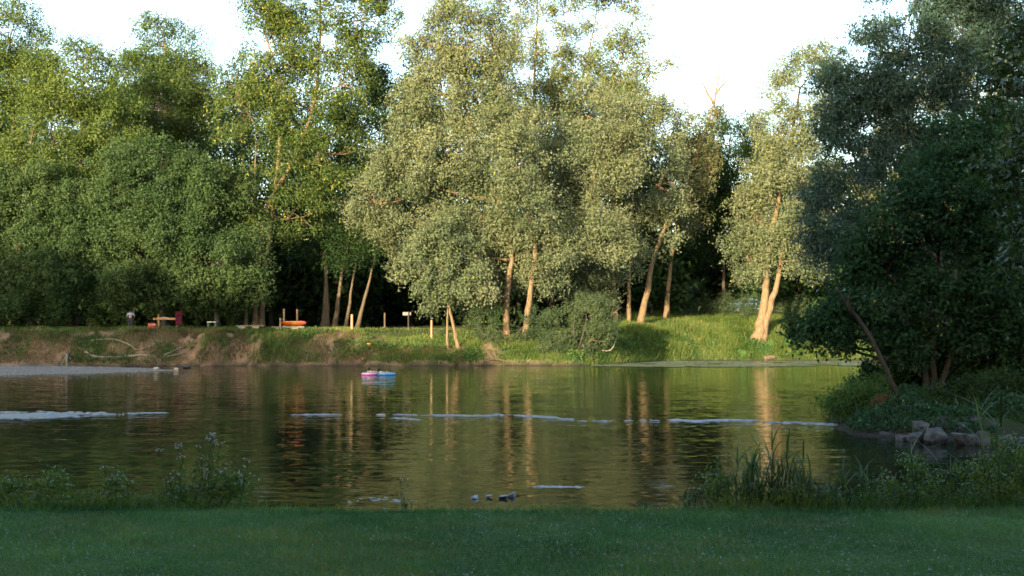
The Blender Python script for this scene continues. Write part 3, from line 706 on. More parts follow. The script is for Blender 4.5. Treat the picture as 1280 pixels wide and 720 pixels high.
make_bush('island_bush', 'arching grassy bush at the left tip of the island', 39,
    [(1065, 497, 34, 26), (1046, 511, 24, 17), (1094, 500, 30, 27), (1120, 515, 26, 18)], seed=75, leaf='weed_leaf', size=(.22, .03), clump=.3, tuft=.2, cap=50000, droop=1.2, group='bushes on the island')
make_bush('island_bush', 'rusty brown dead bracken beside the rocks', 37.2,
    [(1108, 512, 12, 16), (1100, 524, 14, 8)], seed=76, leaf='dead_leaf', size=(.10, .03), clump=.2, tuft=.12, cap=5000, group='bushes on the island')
mb = MB(); rng = np.random.default_rng(5)
a = P(1130, 494, 38.5); a[2] = gz(a[0], a[1]) - .1
mb.tube(spline([a, P(1090, 425, 38.3), P(1062, 385, 38), P(1045, 360, 37.8)], 5), np.linspace(.085, .035, 16), 7, wob=.15, rng=rng)
mb.tube([P(1070, 398, 38.1), P(1060, 378, 37.9), P(1062, 362, 37.8)], [.04, .03, .01], 5)
o = mb.build('dead_pole', M['dark_bark'], smooth=True); tag(o, 'thin bare dead stem leaning left out of the island bushes', 'dead trunk')

# trees on the near bank behind the viewer: they throw the evening shade on the lawn and island
def near_bank_tree(x, y, h, w, seed, proto=None):
    if proto is not None:
        r = proto.copy(); col.objects.link(r)
        for ch in proto.children:
            c = ch.copy(); col.objects.link(c); c.parent = r
        s = h / proto['h']; r.scale = (s * w, s * w, s); r.rotation_euler = (0, 0, seed * 1.3); r.location = (x, y, gz(x, y)); return r
    rng = np.random.default_rng(seed)
    root = empty('shade_tree', (x, y, gz(x, y)))
    tag(root, 'large broad tree on the near bank behind the lawn, outside the view', 'tree', 'trees on the near bank behind the lawn')
    root['h'] = h
    LB = []
    for q in np.linspace(.16, .93, 7):
        r = h * .26 * math.sin(math.pi * (q * .8 + .12)) ** .6
        for k in range(3):
            LB.append((rng.normal() * r * .45, rng.normal() * r * .45, h * q, r * .75, r * .75, h * .09))
    cl, lp, out, tint = crown_points(LB, 1.3, .6, 10, .85, rng, back=1.0, cap=60000, hollow=.4)
    v, f = leaf_faces(lp, out, .55, .34, .4, rng)
    mb = MB(); mb.tube(spline([(0, 0, -.2), (.3, 0, h * .3), (-.2, .2, h * .6), (0, 0, h * .9)], 5), np.linspace(.5, .08, 16), 8)
    for lb in LB[::2]: mb.tube([(0, 0, lb[2] * .75), (lb[0] * .6, lb[1] * .6, lb[2] * .92), lb[:3]], [.16, .1, .03], 5)
    mb.build('trunk', M['bark'], root, smooth=True)
    np_mesh('crown', v, f, M['dark_leaf'], root, tint=tint)
    return root
proto = near_bank_tree(-14, -12, 25, 1, 3)
for i, (x, y, h, w) in enumerate([(-4, -14, 29, 1), (5, -13, 29, 1.0), (14, -12, 30, 1), (23, -13, 29, 1.0), (-24, -10, 20, 1.0),
                                  (-35, -6, 18, 1), (-45, -2, 19, 1.0), (-55, 2, 20, 1.0), (-64, 4, 20.5, 1), (-72, 4, 24, 1.0), (-80, 2, 26.5, 1.0), (-88, 4, 27.5, 1.1), (-97, 2, 28.5, 1.1), (-106, 3, 29, 1.1)]):
    near_bank_tree(x, y, h, w, i + 4, proto)

# ---------------------------------------------------------------- ground cover
def blades(x, y, z, h, w, lean, rng, seg=1, axis_spread=1.0):
    n = len(x); t = rng.uniform(0, 2 * math.pi, n)
    c = np.stack([x, y, z], 1)
    side = np.stack([np.cos(t), np.sin(t) * .6, np.zeros(n)], 1) * (w * .5)[:, None]
    t2 = rng.uniform(0, 2 * math.pi, n)
    ln = np.stack([np.cos(t2), np.sin(t2), np.zeros(n)], 1) * (lean * h)[:, None]
    up = np.stack([np.zeros(n), np.zeros(n), h], 1)
    if seg == 1:
        v = np.stack([c - side, c + side, c + up + ln], 1).reshape(-1, 3)
        return v, [np.arange(3 * n).reshape(-1, 3)]
    m1 = c + up * .45 + ln * .25; m2 = c + up * .82 + ln * .62; tip = c + up * .98 + ln * 1.15
    v = np.stack([c - side, c + side, m1 + side * .9, m1 - side * .9, m2 + side * .55, m2 - side * .55, tip], 1).reshape(-1, 3)
    b = np.arange(n)[:, None] * 7
    return v, [np.concatenate([b + np.array([0, 1, 2, 3]), b + np.array([3, 2, 4, 5])]), b + np.array([5, 4, 6])]

def grass_obj(name, label, mat, x, y, h, w, lean, rng, seg=1, odd=.0, tscale=.5, cat='grass', sink=.01):
    z = land_z(x, y) - sink
    v, f = blades(x, y, z, h, w, lean, rng, seg)
    n = len(x)
    tn = np.clip(1.9 * (fbm(x * tscale, y * tscale, 55) - .5) + .30 + .4 * rng.random(n), 0, .95)
    tn = np.where(rng.random(n) < odd, 1.0, tn)
    t = tn if seg == 1 else np.concatenate([np.concatenate([tn, tn]), tn])
    o = np_mesh(name, v, f, M[mat], tint=t)
    tag(o, label, cat, kind='stuff'); return o

rng = np.random.default_rng(100)
n = 380000
y = 6.2 + 5.45 * rng.random(n) ** .8; x = rng.uniform(-1, 1, n) * (3.0 + y * .46)
keep = y < ynear(x) + .05
x, y = x[keep], y[keep]
pt = fbm(x * .9, y * .9, 201); pt2 = vnoise(x * 3.1, y * 3.1, 207)
pt3 = fbm(x * .55 + 9, y * .8, 211)
k = rng.random(len(x)) < .45 + .9 * pt3; x, y, pt, pt2 = x[k], y[k], pt[k], pt2[k]
h = rng.uniform(.02, .05, len(x)) * (.35 + 1.0 * pt + .55 * pt2)
edge = sstep(.35, .0, ynear(x) - y); h = h * (1 + edge * rng.uniform(.2, 1.3, len(x)))
grass_obj('lawn_grass', 'short mown green lawn along the front of the picture', 'lawn_grass', x, y, h, rng.uniform(.004, .008, len(x)), rng.uniform(.1, 1.0, len(x)), rng, odd=.02 + .30 * sstep(.52, .74, fbm(x * .8, y * 1.5, 321)), tscale=.8)
# clover in the lawn
n = 9000
y = 6.2 + 5.2 * rng.random(n); x = rng.uniform(-1, 1, n) * (3.0 + y * .46)
keep = (fbm(x * 1.1, y * 1.1, 301) > .47) & (y < ynear(x) - .1); x, y = x[keep], y[keep]
c = np.stack([x, y, land_z(x, y) + rng.uniform(.02, .045, len(x))], 1)
v, f = leaf_faces(c, np.tile((0, 0, 1.), (len(c), 1)), .015, .014, 0, rng, True, spread=.5, up=.5)
o = np_mesh('clover', v, f, M['clover_leaf'], tint=rng.random(len(c)) * .95)
tag(o, 'pale clover leaves scattered through the short lawn', 'clover', kind='stuff')
# daisies / dew-white flecks
n = 60
y = 6.4 + 4.9 * rng.random(n); x = rng.uniform(-1, 1, n) * (2.4 + y * .42)
c = np.stack([x, y, land_z(x, y) + .05], 1)
v, f = leaf_faces(c, np.tile((0, -.3, 1.), (n, 1)), .016, .016, 0, rng, True, spread=.25, up=.5)
o = np_mesh('lawn_flowers', v, f, M['flower'], tint=rng.random(n) * .9)
tag(o, 'tiny white flower flecks dotted over the lawn', 'flowers', kind='stuff')

# far bank grass
n = 190000
x = rng.uniform(-48, 48, n); s = rng.random(n) ** 1.5 * 17 + .02; y = yfar(x) + s
em = earth_mask(x, y); lit = sstep(5, 9, s) * (1 - sstep(7, 13, x))
keep = (rng.random(n) > em * 1.05) & (rng.random(n) > lit * .75) & (fbm(x * .35, y * .35, 61) > .30)
x, y, s = x[keep], y[keep], s[keep]
h = rng.uniform(.14, .42, len(x)) * (.5 + 1.0 * fbm(x * .4, y * .4, 66)) * (1 + .5 * sstep(6, 14, x)) * (1 - .5 * sstep(4, 7, s) * (1 - sstep(5, 9, x)))
grass_obj('bank_grass', 'rough sunlit grass growing on the far bank', 'far_grass', x, y, h, rng.uniform(.05, .10, len(x)), rng.uniform(.1, .8, len(x)), rng, odd=.04, tscale=.35)
# weeds of the lower far bank
n = 30000
x = rng.uniform(-46, 46, n); s = rng.random(n) * 2.4 + .05; y = yfar(x) + s
keep = (fbm(x * .5, y * .9, 91) > .53); x, y = x[keep], y[keep]
c = np.stack([x, y, land_z(x, y) + rng.random(len(x)) * .55], 1)
v, f = leaf_faces(c, np.tile((0, -.6, .4), (len(c), 1)), .2, .11, .3, rng)
o = np_mesh('bank_weeds', v, f, M['weed_leaf'], tint=rng.random(len(c)) * .9)
tag(o, 'clumps of leafy weeds on the face of the far bank', 'weeds', kind='stuff')
# island grass
n = 26000
x = rng.uniform(9.5, 40, n); y = rng.uniform(33, 60, n); sd = sdf_poly(x, y, ISLAND)
keep = (sd > .3) & ~((x > 11.4) & (sd < 1.3) & (y < 37)); x, y = x[keep], y[keep]
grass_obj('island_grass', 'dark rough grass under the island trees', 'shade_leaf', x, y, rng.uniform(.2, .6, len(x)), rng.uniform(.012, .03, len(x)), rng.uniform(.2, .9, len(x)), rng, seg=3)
# ivy and low cover on the island
n = 150000
x = rng.uniform(9.5, 34, n); y = rng.uniform(33, 58, n); sd = sdf_poly(x, y, ISLAND)
keep = (sd > .1) & ~((x > 11.4) & (sd < .35) & (y < 36.5)) & (fbm(x * .8, y * .8, 97) > .24); x, y = x[keep], y[keep]
hh = .75 * fbm(x * .7, y * .7, 98) * (.4 + .6 * sstep(.1, 1.2, sdf_poly(x, y, ISLAND)))
c = np.stack([x, y, land_z(x, y) + rng.random(len(x)) * hh], 1)
v, f = leaf_faces(c, np.tile((0, -.5, .7), (len(c), 1)), .12, .09, .2, rng)
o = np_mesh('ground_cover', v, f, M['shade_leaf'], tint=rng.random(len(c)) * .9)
tag(o, 'dark ivy and low leaves covering the island ground', 'ground cover', kind='stuff')
# dry grass hanging on the bank face
n = 32000
x = rng.uniform(-46, -4, n); s = rng.random(n) * 2.9 + .1; y = yfar(x) + s
keep = (fbm(x * .9, y * .9, 131) > .40); x, y = x[keep], y[keep]
grass_obj('dry_grass', 'dry brownish grass on the steep face of the far bank', 'dry_grass', x, y, rng.uniform(.12, .4, len(x)), rng.uniform(.03, .07, len(x)), rng.uniform(.2, .9, len(x)), rng, tscale=.6)
# floating weed mat
n = 30000
u = rng.random(n); px = 740 + u * 360; py = 451.5 + rng.random(n) * (7.5 - 3 * np.abs(u - .35)); d = CAM_Z * F / (py - 411)
x = (px - 640) / F * d; keep = (d < yfar(x) + .2) & (fbm(x * .35, d * .2, 95) > .34); x, d = x[keep], d[keep]
c = np.stack([x, d, np.full(len(x), .012) + rng.random(len(x)) * .02], 1)
v, f = leaf_faces(c, np.tile((0, 0, 1.), (len(c), 1)), .26, .26, 0, rng, True, spread=.05, up=.5)
o = np_mesh('floating_weed', v, f, M['pad_leaf'], tint=rng.random(len(c)) * .9)
tag(o, 'pale mat of floating leaves along the right far shore', 'water weed', kind='stuff')
# pebbles of the spit
def ico_blob(rng, n_sub=1):
    bm = bmesh.new(); bmesh.ops.create_icosphere(bm, subdivisions=n_sub, radius=1.0)
    v = np.array([q.co[:] for q in bm.verts]); f = np.array([[q.index for q in g.verts] for g in bm.faces]); bm.free(); return v, f
bv, bf = ico_blob(rng, 1)
n = 3500
x = rng.uniform(-48, -23, n); y = rng.uniform(72, 98, n); sd = sdf_poly(x, y, SPIT); keep = (sd > -.3) & (y < yfar(x) - .5); x, y = x[keep], y[keep]
r = rng.uniform(.02, .055, len(x)) * rng.choice([1, 1, 1, 1.9], len(x))
c = np.stack([x, y, land_z(x, y)], 1)
v = (c[:, None, :] + bv[None] * r[:, None, None] * np.array((1.2, 1, .65)) * rng.uniform(.8, 1.2, (len(x), len(bv), 1))).reshape(-1, 3)
f = (np.arange(len(x))[:, None, None] * len(bv) + bf[None]).reshape(-1, 3)
o = np_mesh('gravel', v, f, M['pebble']); tag(o, 'pale gravel spread over the spit at the far left shore', 'gravel', kind='stuff')

# ---------------------------------------------------------------- rocks
def rock(name, label, c, r, seed, mat='stone', group=None, sub=4, sharp=.35, cat='rock'):
    rng = np.random.default_rng(seed)
    q = rng.normal(size=(15 if sub > 2 else 11, 3)); q /= np.linalg.norm(q, axis=1)[:, None]; q = np.sign(q) * np.abs(q) ** .7
    bm = bmesh.new()
    for t in q: bm.verts.new(t * rng.uniform(.8, 1.0))
    hl = bmesh.ops.convex_hull(bm, input=bm.verts)
    bmesh.ops.delete(bm, geom=[e for e in hl['geom_interior'] if isinstance(e, bmesh.types.BMVert)], context='VERTS')
    bmesh.ops.bevel(bm, geom=list(bm.edges), offset=.05, segments=1, affect='EDGES')
    bmesh.ops.triangulate(bm, faces=bm.faces)
    bmesh.ops.subdivide_edges(bm, edges=bm.edges, cuts=2, use_grid_fill=True)
    bmesh.ops.triangulate(bm, faces=bm.faces)
    v = np.array([t.co[:] for t in bm.verts]); bm.verts.index_update()
    f = np.array([[t.index for t in g.verts] for g in bm.faces]); bm.free()
    v += v * (fbm(v[:, 0] * 4 + v[:, 2] * 3, v[:, 1] * 4 + seed, 3)[:, None] - .5) * .12
    v *= np.array(r)
    o = np_mesh(name, v, f, M[mat]); o.location = c; o.rotation_euler = (rng.uniform(-.25, .25), rng.uniform(-.3, .3), rng.uniform(-.5, .5))
    tag(o, label, cat, group); return o
def at_water(px, py, lift=0):
    d = CAM_Z * F / (py - 411); return ((px - 640) / F * d, d, lift)
G = 'rocks at the island waterline'
for px, py, r, mt, lab in [
        (1126, 550, (.20, .25, .13), 'stone', 'small pale angular rock at the left end of the light rocks'),
        (1143, 552, (.26, .30, .20), 'stone', 'pale wedge rock second from the left end of the light rocks'),
        (1166, 553, (.36, .36, .30), 'stone', 'broad grey upright rock beside the pale wedge'),
        (1198, 555, (.46, .42, .25), 'stone', 'longest pale slab rock low at the waterline'),
        (1226, 556, (.30, .32, .30), 'dark_stone', 'dark blocky rock at the right end of the long slab'),
        (1252, 557, (.34, .36, .22), 'stone', 'grey rock partly hidden behind the tall reed'),
        (1281, 557, (.30, .36, .18), 'stone', 'pale rock at the right edge of the view')]:
    rock('shore_rock', lab, at_water(px, py, r[2] * .45), r, px, mt, G)
for px, py, d, r, mt, lab in [
        (1150, 534, 34.4, (.28, .28, .24), 'stone', 'grey speckled rock perched above the pale wedge'),
        (1176, 531, 34.8, (.34, .3, .26), 'dark_stone', 'mossy dark rock above the broad upright one'),
        (1200, 535, 34.6, (.30, .3, .20), 'stone', 'tilted pale rock above the long slab'),
        (1216, 526, 35.2, (.36, .3, .24), 'dark_stone', 'dark rock at the crest of the rock pile'),
        (1240, 535, 34.8, (.30, .3, .22), 'dark_stone', 'dark rock under the ivy right of the crest'),
        (1072, 545, 35.6, (.36, .3, .15), 'dark_stone', 'low dark rock at the tip of the island'),
        (1090, 545, 35.2, (.26, .3, .17), 'dark_stone', 'brownish dark rock right of the island tip'),
        (1108, 546, 34.7, (.26, .3, .16), 'dark_stone', 'rounded dark rock touching the pale rocks')]:
    p = P(px, py, d); rock('shore_rock', lab, tuple(p), r, px + 7, mt, G)
G = 'wet stones off the lawn'
for px, py, r, lab in [(594, 622, (.10, .1, .05), 'dark wet stone at the left of the row off the lawn'), (611, 621, (.09, .1, .045), 'small wet stone in the middle of the row off the lawn'),
                       (629, 622, (.13, .12, .05), 'flat wet stone under the upright grey one'), (639, 620, (.11, .1, .10), 'tilted grey stone standing highest off the lawn')]:
    rock('wet_stone', lab, at_water(px, py, .02), r, px, 'wet_stone', G, sub=2)
for px, py, r, lab, mt in [(912, 450, (.55, .4, .32), 'pale round boulder at the right far waterline', 'tan_stone'), (232, 460, (.5, .4, .2), 'dark stone in the water off the gravel tip', 'dark_stone'),
                           (196, 462, (.3, .3, .16), 'reddish stone at the gravel tip', 'tan_stone'), (221, 462, (.22, .25, .12), 'small reddish stone between the gravel tip and the dark stone', 'tan_stone')]:
    rock('boulder', lab, at_water(px, py, .06), r, px, mt)

# ---------------------------------------------------------------- deadwood
def branch(name, label, lines, d, mat='driftwood', r=.08, seed=1, cat='branch', off=.12, bank=True):
    rng = np.random.default_rng(seed); mb = MB()
    for k, ln in enumerate(lines):
        pts = []
        for (px, py) in ln:
            p = P(px, py, d)
            if bank:                              # lie on the bank face: slide along the ray until it meets the land
                for dd in np.arange(96, 112, .1):
                    q = P(px, py, dd)
                    if q[2] < gz(q[0], q[1]) + off: p = q; break
            pts.append(p)
        sp = spline(pts, 5); rr = r if k == 0 else r * .6
        mb.tube(sp, np.linspace(rr, rr * .35, len(sp)), 6, wob=.25, rng=rng)
    o = mb.build(name, M[mat], smooth=True); tag(o, label, cat, group='dead wood on the far bank'); return o
branch('drift_branch', 'long pale driftwood limb with forks lying on the bare earth bank', [[(106, 440), (120, 446), (150, 446), (180, 444), (205, 446), (232, 441)], [(190, 444), (208, 456)], [(205, 444), (232, 432)], [(128, 446), (138, 456)]], 101, r=.13, seed=1)
branch('drift_branch', 'thin driftwood limb curving above the long pale one', [[(112, 426), (140, 424), (160, 430), (172, 437), (195, 430), (214, 420)], [(100, 426), (116, 432)]], 101, r=.09, seed=2)
branch('root_stump', 'splayed dead root standing by the gravel at far left', [[(84, 442), (83, 458)], [(85, 442), (91, 456)], [(84, 443), (76, 457)], [(85, 442), (88, 438)]], 99.5, r=.12, seed=3, cat='stump')
branch('fallen_branch', 'curved bare branch rising from the water right of the bush', [[(722, 455), (728, 440), (738, 425), (752, 405), (775, 385)], [(738, 425), (760, 428)], [(720, 455), (700, 455)], [(752, 405), (735, 395)]], 103, r=.09, seed=4, bank=False, mat='bark')
branch('fallen_branch', 'thin pale twig hooked over the grass right of the curved branch', [[(740, 436), (762, 438), (770, 424), (772, 410)]], 104, r=.05, seed=5, bank=False)
branch('drift_branch', 'tangle of brown roots at the waterline under the willow trunks', [[(600, 455), (618, 449), (640, 453), (655, 456)], [(618, 449), (612, 440)], [(640, 453), (648, 440), (652, 432)], [(604, 456), (590, 457)], [(630, 451), (626, 443)]], 102, r=.10, seed=6, mat='bark')
branch('shore_log', 'short thick log on the right far shore', [[(955, 448), (968, 446), (985, 447)], [(985, 447), (995, 444)]], 118.6, r=.28, seed=7, cat='log', bank=False, mat='bark')

# ---------------------------------------------------------------- things on the far bank
def post(name, label, px, d, top_y, r, mat='post_wood', group='wooden posts on the far bank', tilt=0):
    x = XY(px, d); z0 = gz(x, d); zt = P(px, top_y, d)[2]
    mb = MB(); h = zt - z0
    mb.tube([(0, 0, -.15), (tilt * .5, 0, h * .5), (tilt, 0, h - .03), (tilt, 0, h)], [r, r * .98, r * .95, r * .8], 10)
    o = mb.build(name, M[mat], smooth=False); o.location = (x, d, z0); tag(o, label, 'post', group); return o
post('wooden_post', 'pale sunlit post standing alone left of the bare path', 440, 105, 393, .11)
post('wooden_post', 'dim thin post under the trees right of the lone sunlit post', 481, 113, 391, .085, 'bark')
post('wooden_post', 'short post just left of the small twin-trunked tree', 539.5, 106, 400, .09)
post('wooden_post', 'left one of the two tall posts behind the orange kayak', 355, 107, 386, .085)
post('wooden_post', 'right one of the two tall posts behind the orange kayak', 371.5, 107, 386.5, .085)
post('wooden_post', 'short stout post at the left end of the orange kayak', 350.5, 105.6, 397.5, .09)

def slab_bench(label, px0, px1, d, py_top, blocks):
    x0, x1 = XY(px0, d), XY(px1, d); xc = (x0 + x1) / 2; zg = gz(xc, d)
    root = empty('stone_bench', (xc, d, zg)); tag(root, label, 'bench', 'low benches on the far bank')
    zt = max(P(px0, py_top, d)[2], zg + .32) - zg
    m = MB(); m.box((0, 0, zt - .05), ((x1 - x0) / 2, .22, .05)); m.build('seat', M['grey_wood'], root, bevel=.01)
    for b in blocks:
        m = MB(); xb = XY(b, d) - xc; h = zt - .10
        m.box((xb, 0, h / 2 - .06), (.30, .2, h / 2 + .05)); m.build('support', M['tan_stone'], root, bevel=.03)
slab_bench('low bench with two stone supports in front of the pale trunk', 296, 331, 105, 406.5, (303, 320))
slab_bench('low bench with two stone supports before the orange kayak', 340, 381, 104.4, 408, (348, 369))

# kayak
def kayak():
    d = 106.0; x0 = XY(367, d); zg = gz(x0, d)
    zc = P(367, 404.5, d)[2]
    root = empty('kayak', (x0, d, zg)); tag(root, 'orange and yellow plastic kayak resting by the two tall posts', 'kayak')
    n = 25; L = 1.15; vs = []; sides = 14
    for i in range(n):
        u = -1 + 2 * i / (n - 1); w = (1 - abs(u) ** 3.2) ** .6
        for k in range(sides):
            t = 2 * math.pi * k / sides
            y = .34 * w * math.cos(t); z = .17 * (w * .9 + .06) * math.sin(t)
            if math.sin(t) > .3 and abs(u) < .55: z -= .07 * (1 - (u / .55) ** 2)
            z += .08 * abs(u) ** 3
            vs.append((u * L, y + .0, z))
    fs = [(i * sides + k, i * sides + (k + 1) % sides, (i + 1) * sides + (k + 1) % sides, (i + 1) * sides + k) for i in range(n - 1) for k in range(sides)]
    fs += [tuple(range(sides))[::-1], tuple((n - 1) * sides + k for k in range(sides))]
    m = MB(); v = np.array(vs) @ np.array(Matrix.Rotation(R(-38), 3, 'X')).T
    m.add(v, fs); h = m.build('hull', M['kayak_shell'], root, smooth=True); h.location = (0, 0, zc - zg)
    m = MB(); ring = [(.42 * math.cos(t), .20 * math.sin(t), .17) for t in np.linspace(0, 2 * math.pi, 25)]
    q = np.array(ring) @ np.array(Matrix.Rotation(R(-38), 3, 'X')).T
    m.tube(q, .02, 6, cap=False); c = m.build('cockpit_rim', M['rubber'], root, smooth=True); c.location = (0.1, 0, zc - zg)
    for sx in (-1, 1):
        m = MB(); t = np.linspace(0, math.pi, 7)
        m.tube(np.stack([sx * (L - .02) + .0 * t, .05 * np.cos(t), .06 + .07 * np.sin(t)], 1), .012, 5)
        c = m.build('handle', M['rubber'], root, smooth=True); c.location = (0, 0, zc - zg)
    for xr in (-.6, .6):
        m = MB(); hz = max(.12, (zc - zg - .2)); m.box((xr, 0, hz / 2 - .05), (.10, .30, hz / 2 + .05)); m.build('cradle', M['grey_wood'], root)
kayak()

# timber rack and what lies at it
d = 105.2
def rack():
    xa, xb = XY(198.5, d), XY(221, d); xc = (xa + xb) / 2; zg = gz(xc, d)
    root = empty('timber_rack', (xc, d, zg)); tag(root, 'timber frame of two posts and a rough cross beam under the round tree', 'rack')
    zb = P(205, 398.5, d)[2] - zg
    m = MB(); m.tube([(xa - xc, 0, -.1), (xa - xc, 0, P(198, 390.5, d)[2] - zg)], [.10, .09], 9); m.build('post', M['beam_wood'], root)
    m = MB(); m.tube([(xb - xc + .05, 0, -.1), (xb - xc + .05, 0, zb)], [.11, .10], 9); m.build('post', M['post_wood'], root)
    m = MB(); m.box(((xb - xa) * 0 - .12, -.12, zb), ((xb - xa) / 2 + .32, .05, .09)); m.build('beam', M['beam_wood'], root, bevel=.01)
    m = MB(); m.box(((xb - xa) * 0 - .12, .25, zb - .02), ((xb - xa) / 2 + .28, .28, .03)); m.build('shelf', M['grey_wood'], root, bevel=.01)
    return xc, zg, zb
rxc, rzg, rzb = rack()
def cloth(name, label, c, size, mat, seed, cat, folds=3):
    rng = np.random.default_rng(seed); nx_, nz_ = 14, 10; vs = []
    for j in range(nz_):
        for i in range(nx_):
            u, w = i / (nx_ - 1) - .5, j / (nz_ - 1)
            vs.append((u * size[0] * (1 - .25 * w), size[1] * math.sin(u * folds * 6.28 + w) * (.3 + w * .7) , -w * size[2] + .03 * math.sin(u * 9)))
    f = [(j * nx_ + i, j * nx_ + i + 1, (j + 1) * nx_ + i + 1, (j + 1) * nx_ + i) for j in range(nz_ - 1) for i in range(nx_ - 1)]
    m = MB(); m.add(vs, f); o = m.build(name, M[mat], smooth=True); o.location = c
    s = o.modifiers.new('thick', 'SOLIDIFY'); s.thickness = .012
    tag(o, label, cat); return o
cloth('towel', 'dark maroon towel hanging at the right end of the timber frame', (XY(223.5, 105), 105.0, P(223, 389, 105)[2]), (.62, .05, 1.22), 'maroon_cloth', 3, 'towel')
m = MB()
vs = []; nx_, ny_ = 16, 8
for j in range(ny_):
    for i in range(nx_):
        u, w = i / (nx_ - 1) - .5, j / (ny_ - 1) - .5
        vs.append((u * .82, w * .5, .10 * math.cos(u * 2.6) * (1 - 1.2 * w * w) + .025 * math.sin(i * 1.7 + j)))
m.add(vs, [(j * nx_ + i, j * nx_ + i + 1, (j + 1) * nx_ + i + 1, (j + 1) * nx_ + i) for j in range(ny_ - 1) for i in range(nx_ - 1)])
o = m.build('white_bag', M['white_cloth'], smooth=True); o.location = (XY(204.5, d), d + .2, rzg + rzb + .06)
s = o.modifiers.new('thick', 'SOLIDIFY'); s.thickness = .06; s.offset = -1
tag(o, 'crumpled pale cloth lying on top of the timber rack', 'cloth')
# red cool box
x = XY(191, 104.4); z = gz(x, 104.4)
root = empty('cool_box', (x, 104.4, z)); tag(root, 'red cool box on the ground left of the timber rack', 'cool box')
m = MB(); m.box((0, 0, .20), (.33, .22, .20)); m.build('body', M['red_plastic'], root, bevel=.03)
m = MB(); m.box((0, 0, .435), (.34, .23, .03)); m.build('lid', M['white_vinyl'], root, bevel=.015)
m = MB(); m.tube(spline([(-.30, -.235, .36), (-.26, -.25, .52), (.26, -.25, .52), (.30, -.235, .36)], 4), .018, 6); m.build('handle', M['red_plastic'], root)
# green crate and navy bag under the rack
x = XY(203, 105.5); z = gz(x, 105.5)
root = empty('plastic_tub', (x, 105.5, z)); tag(root, 'pale green plastic tub under the timber rack', 'tub')
m = MB(); h = .40
vs = [(-.26, -.18, 0), (.26, -.18, 0), (.26, .18, 0), (-.26, .18, 0), (-.32, -.23, h), (.32, -.23, h), (.32, .23, h), (-.32, .23, h)]
m.add(vs, [(3, 2, 1, 0), (0, 1, 5, 4), (1, 2, 6, 5), (2, 3, 7, 6), (3, 0, 4, 7), (4, 5, 6, 7)]); m.build('body', M['green_plastic'], root, bevel=.02)
m = MB(); m.tube([(-.33, -.24, h), (.33, -.24, h), (.33, .24, h), (-.33, .24, h), (-.33, -.24, h)], .025, 6, cap=False); m.build('rim', M['green_plastic'], root)
x = XY(210, 105.3); z = gz(x, 105.3)
root = empty('holdall', (x, 105.3, z)); tag(root, 'navy fabric holdall lying on the ground under the timber rack', 'bag')
m = MB(); t = np.linspace(-1, 1, 9); m.tube(np.stack([t * .34, t * 0, t * 0 + .15], 1), .15 * (1 - np.abs(t) ** 4 * .5), 10); m.build('body', M['navy_cloth'], root, smooth=True)
m = MB(); m.tube(spline([(-.15, -.05, .28), (-.12, -.03, .42), (.12, -.03, .42), (.15, -.05, .28)], 4), .015, 5); m.build('handle', M['navy_cloth'], root)
# green trestle
x0, x1 = XY(260, 104.6), XY(270, 104.6); xc = (x0 + x1) / 2; zg = gz(xc, 104.6)
root = empty('trestle_table', (xc, 104.6, zg)); tag(root, 'small pale-topped table on green legs left of the sapling', 'table')
zt = P(265, 402.5, 104.6)[2] - zg
m = MB(); m.box((0, 0, zt), ((x1 - x0) / 2 + .05, .25, .035)); m.build('tabletop', M['pale_paint'], root, bevel=.008)
for sx in (-1, 1):
    for sy in (-1, 1):
        m = MB(); m.tube([(sx * (x1 - x0) * .48, sy * .2, -.08), (sx * (x1 - x0) * .46, sy * .18, zt - .036)], .035, 6); m.build('leg', M['green_paint'], root)
# sign
x = XY(509, 116); zg = gz(x, 116); zt = P(509, 389.5, 116)[2] - zg
root = empty('sign', (x, 116, zg)); tag(root, 'small pale notice board on a dark post by the wood, shade darkened into its face colour', 'sign')
m = MB(); m.tube([(0.12, 0, -.1), (.12, 0, zt)], .07, 8); m.build('post', M['dark_bark'], root)
m = MB(); m.box((-.15, -.09, zt - .2), (.26, .02, .15)); m.build('board', M['sign_face'], root, bevel=.005)
m = MB(); m.box((.30, -.085, zt - .2), (.07, .02, .14)); m.build('side_board', M['grey_wood'], root, bevel=.005)
# yellow bucket
p = None
for dd in np.arange(99, 112, .05):
    q = P(461.5, 434, dd)
    if q[2] < gz(q[0], q[1]) + .01: p = q; break
if p is None: p = P(461.5, 434, 104)
root = empty('bucket', (p[0], p[1], gz(p[0], p[1]))); tag(root, 'small bright yellow bucket on the bare path by the water', 'bucket')
m = MB(); vs = []; nn = 16
prof = [(.0, 0), (.13, 0), (.18, .30), (.20, .30), (.20, .33), (.165, .33), (.12, .03), (0, .03)]
for r_, z__ in prof:
    for k in range(nn): vs.append((r_ * math.cos(6.2832 * k / nn), r_ * math.sin(6.2832 * k / nn), z__))
m.add(vs, [(i * nn + k, i * nn + (k + 1) % nn, (i + 1) * nn + (k + 1) % nn, (i + 1) * nn + k) for i in range(len(prof) - 1) for k in range(nn)])
m.build('body', M['yellow_plastic'], root, smooth=True)
m = MB(); t = np.linspace(0, math.pi, 9); m.tube(np.stack([.19 * np.cos(t), -.02 - .05 * np.sin(t), .31 + .13 * np.sin(t)], 1), .012, 5); m.build('handle', M['dark_cloth'], root)

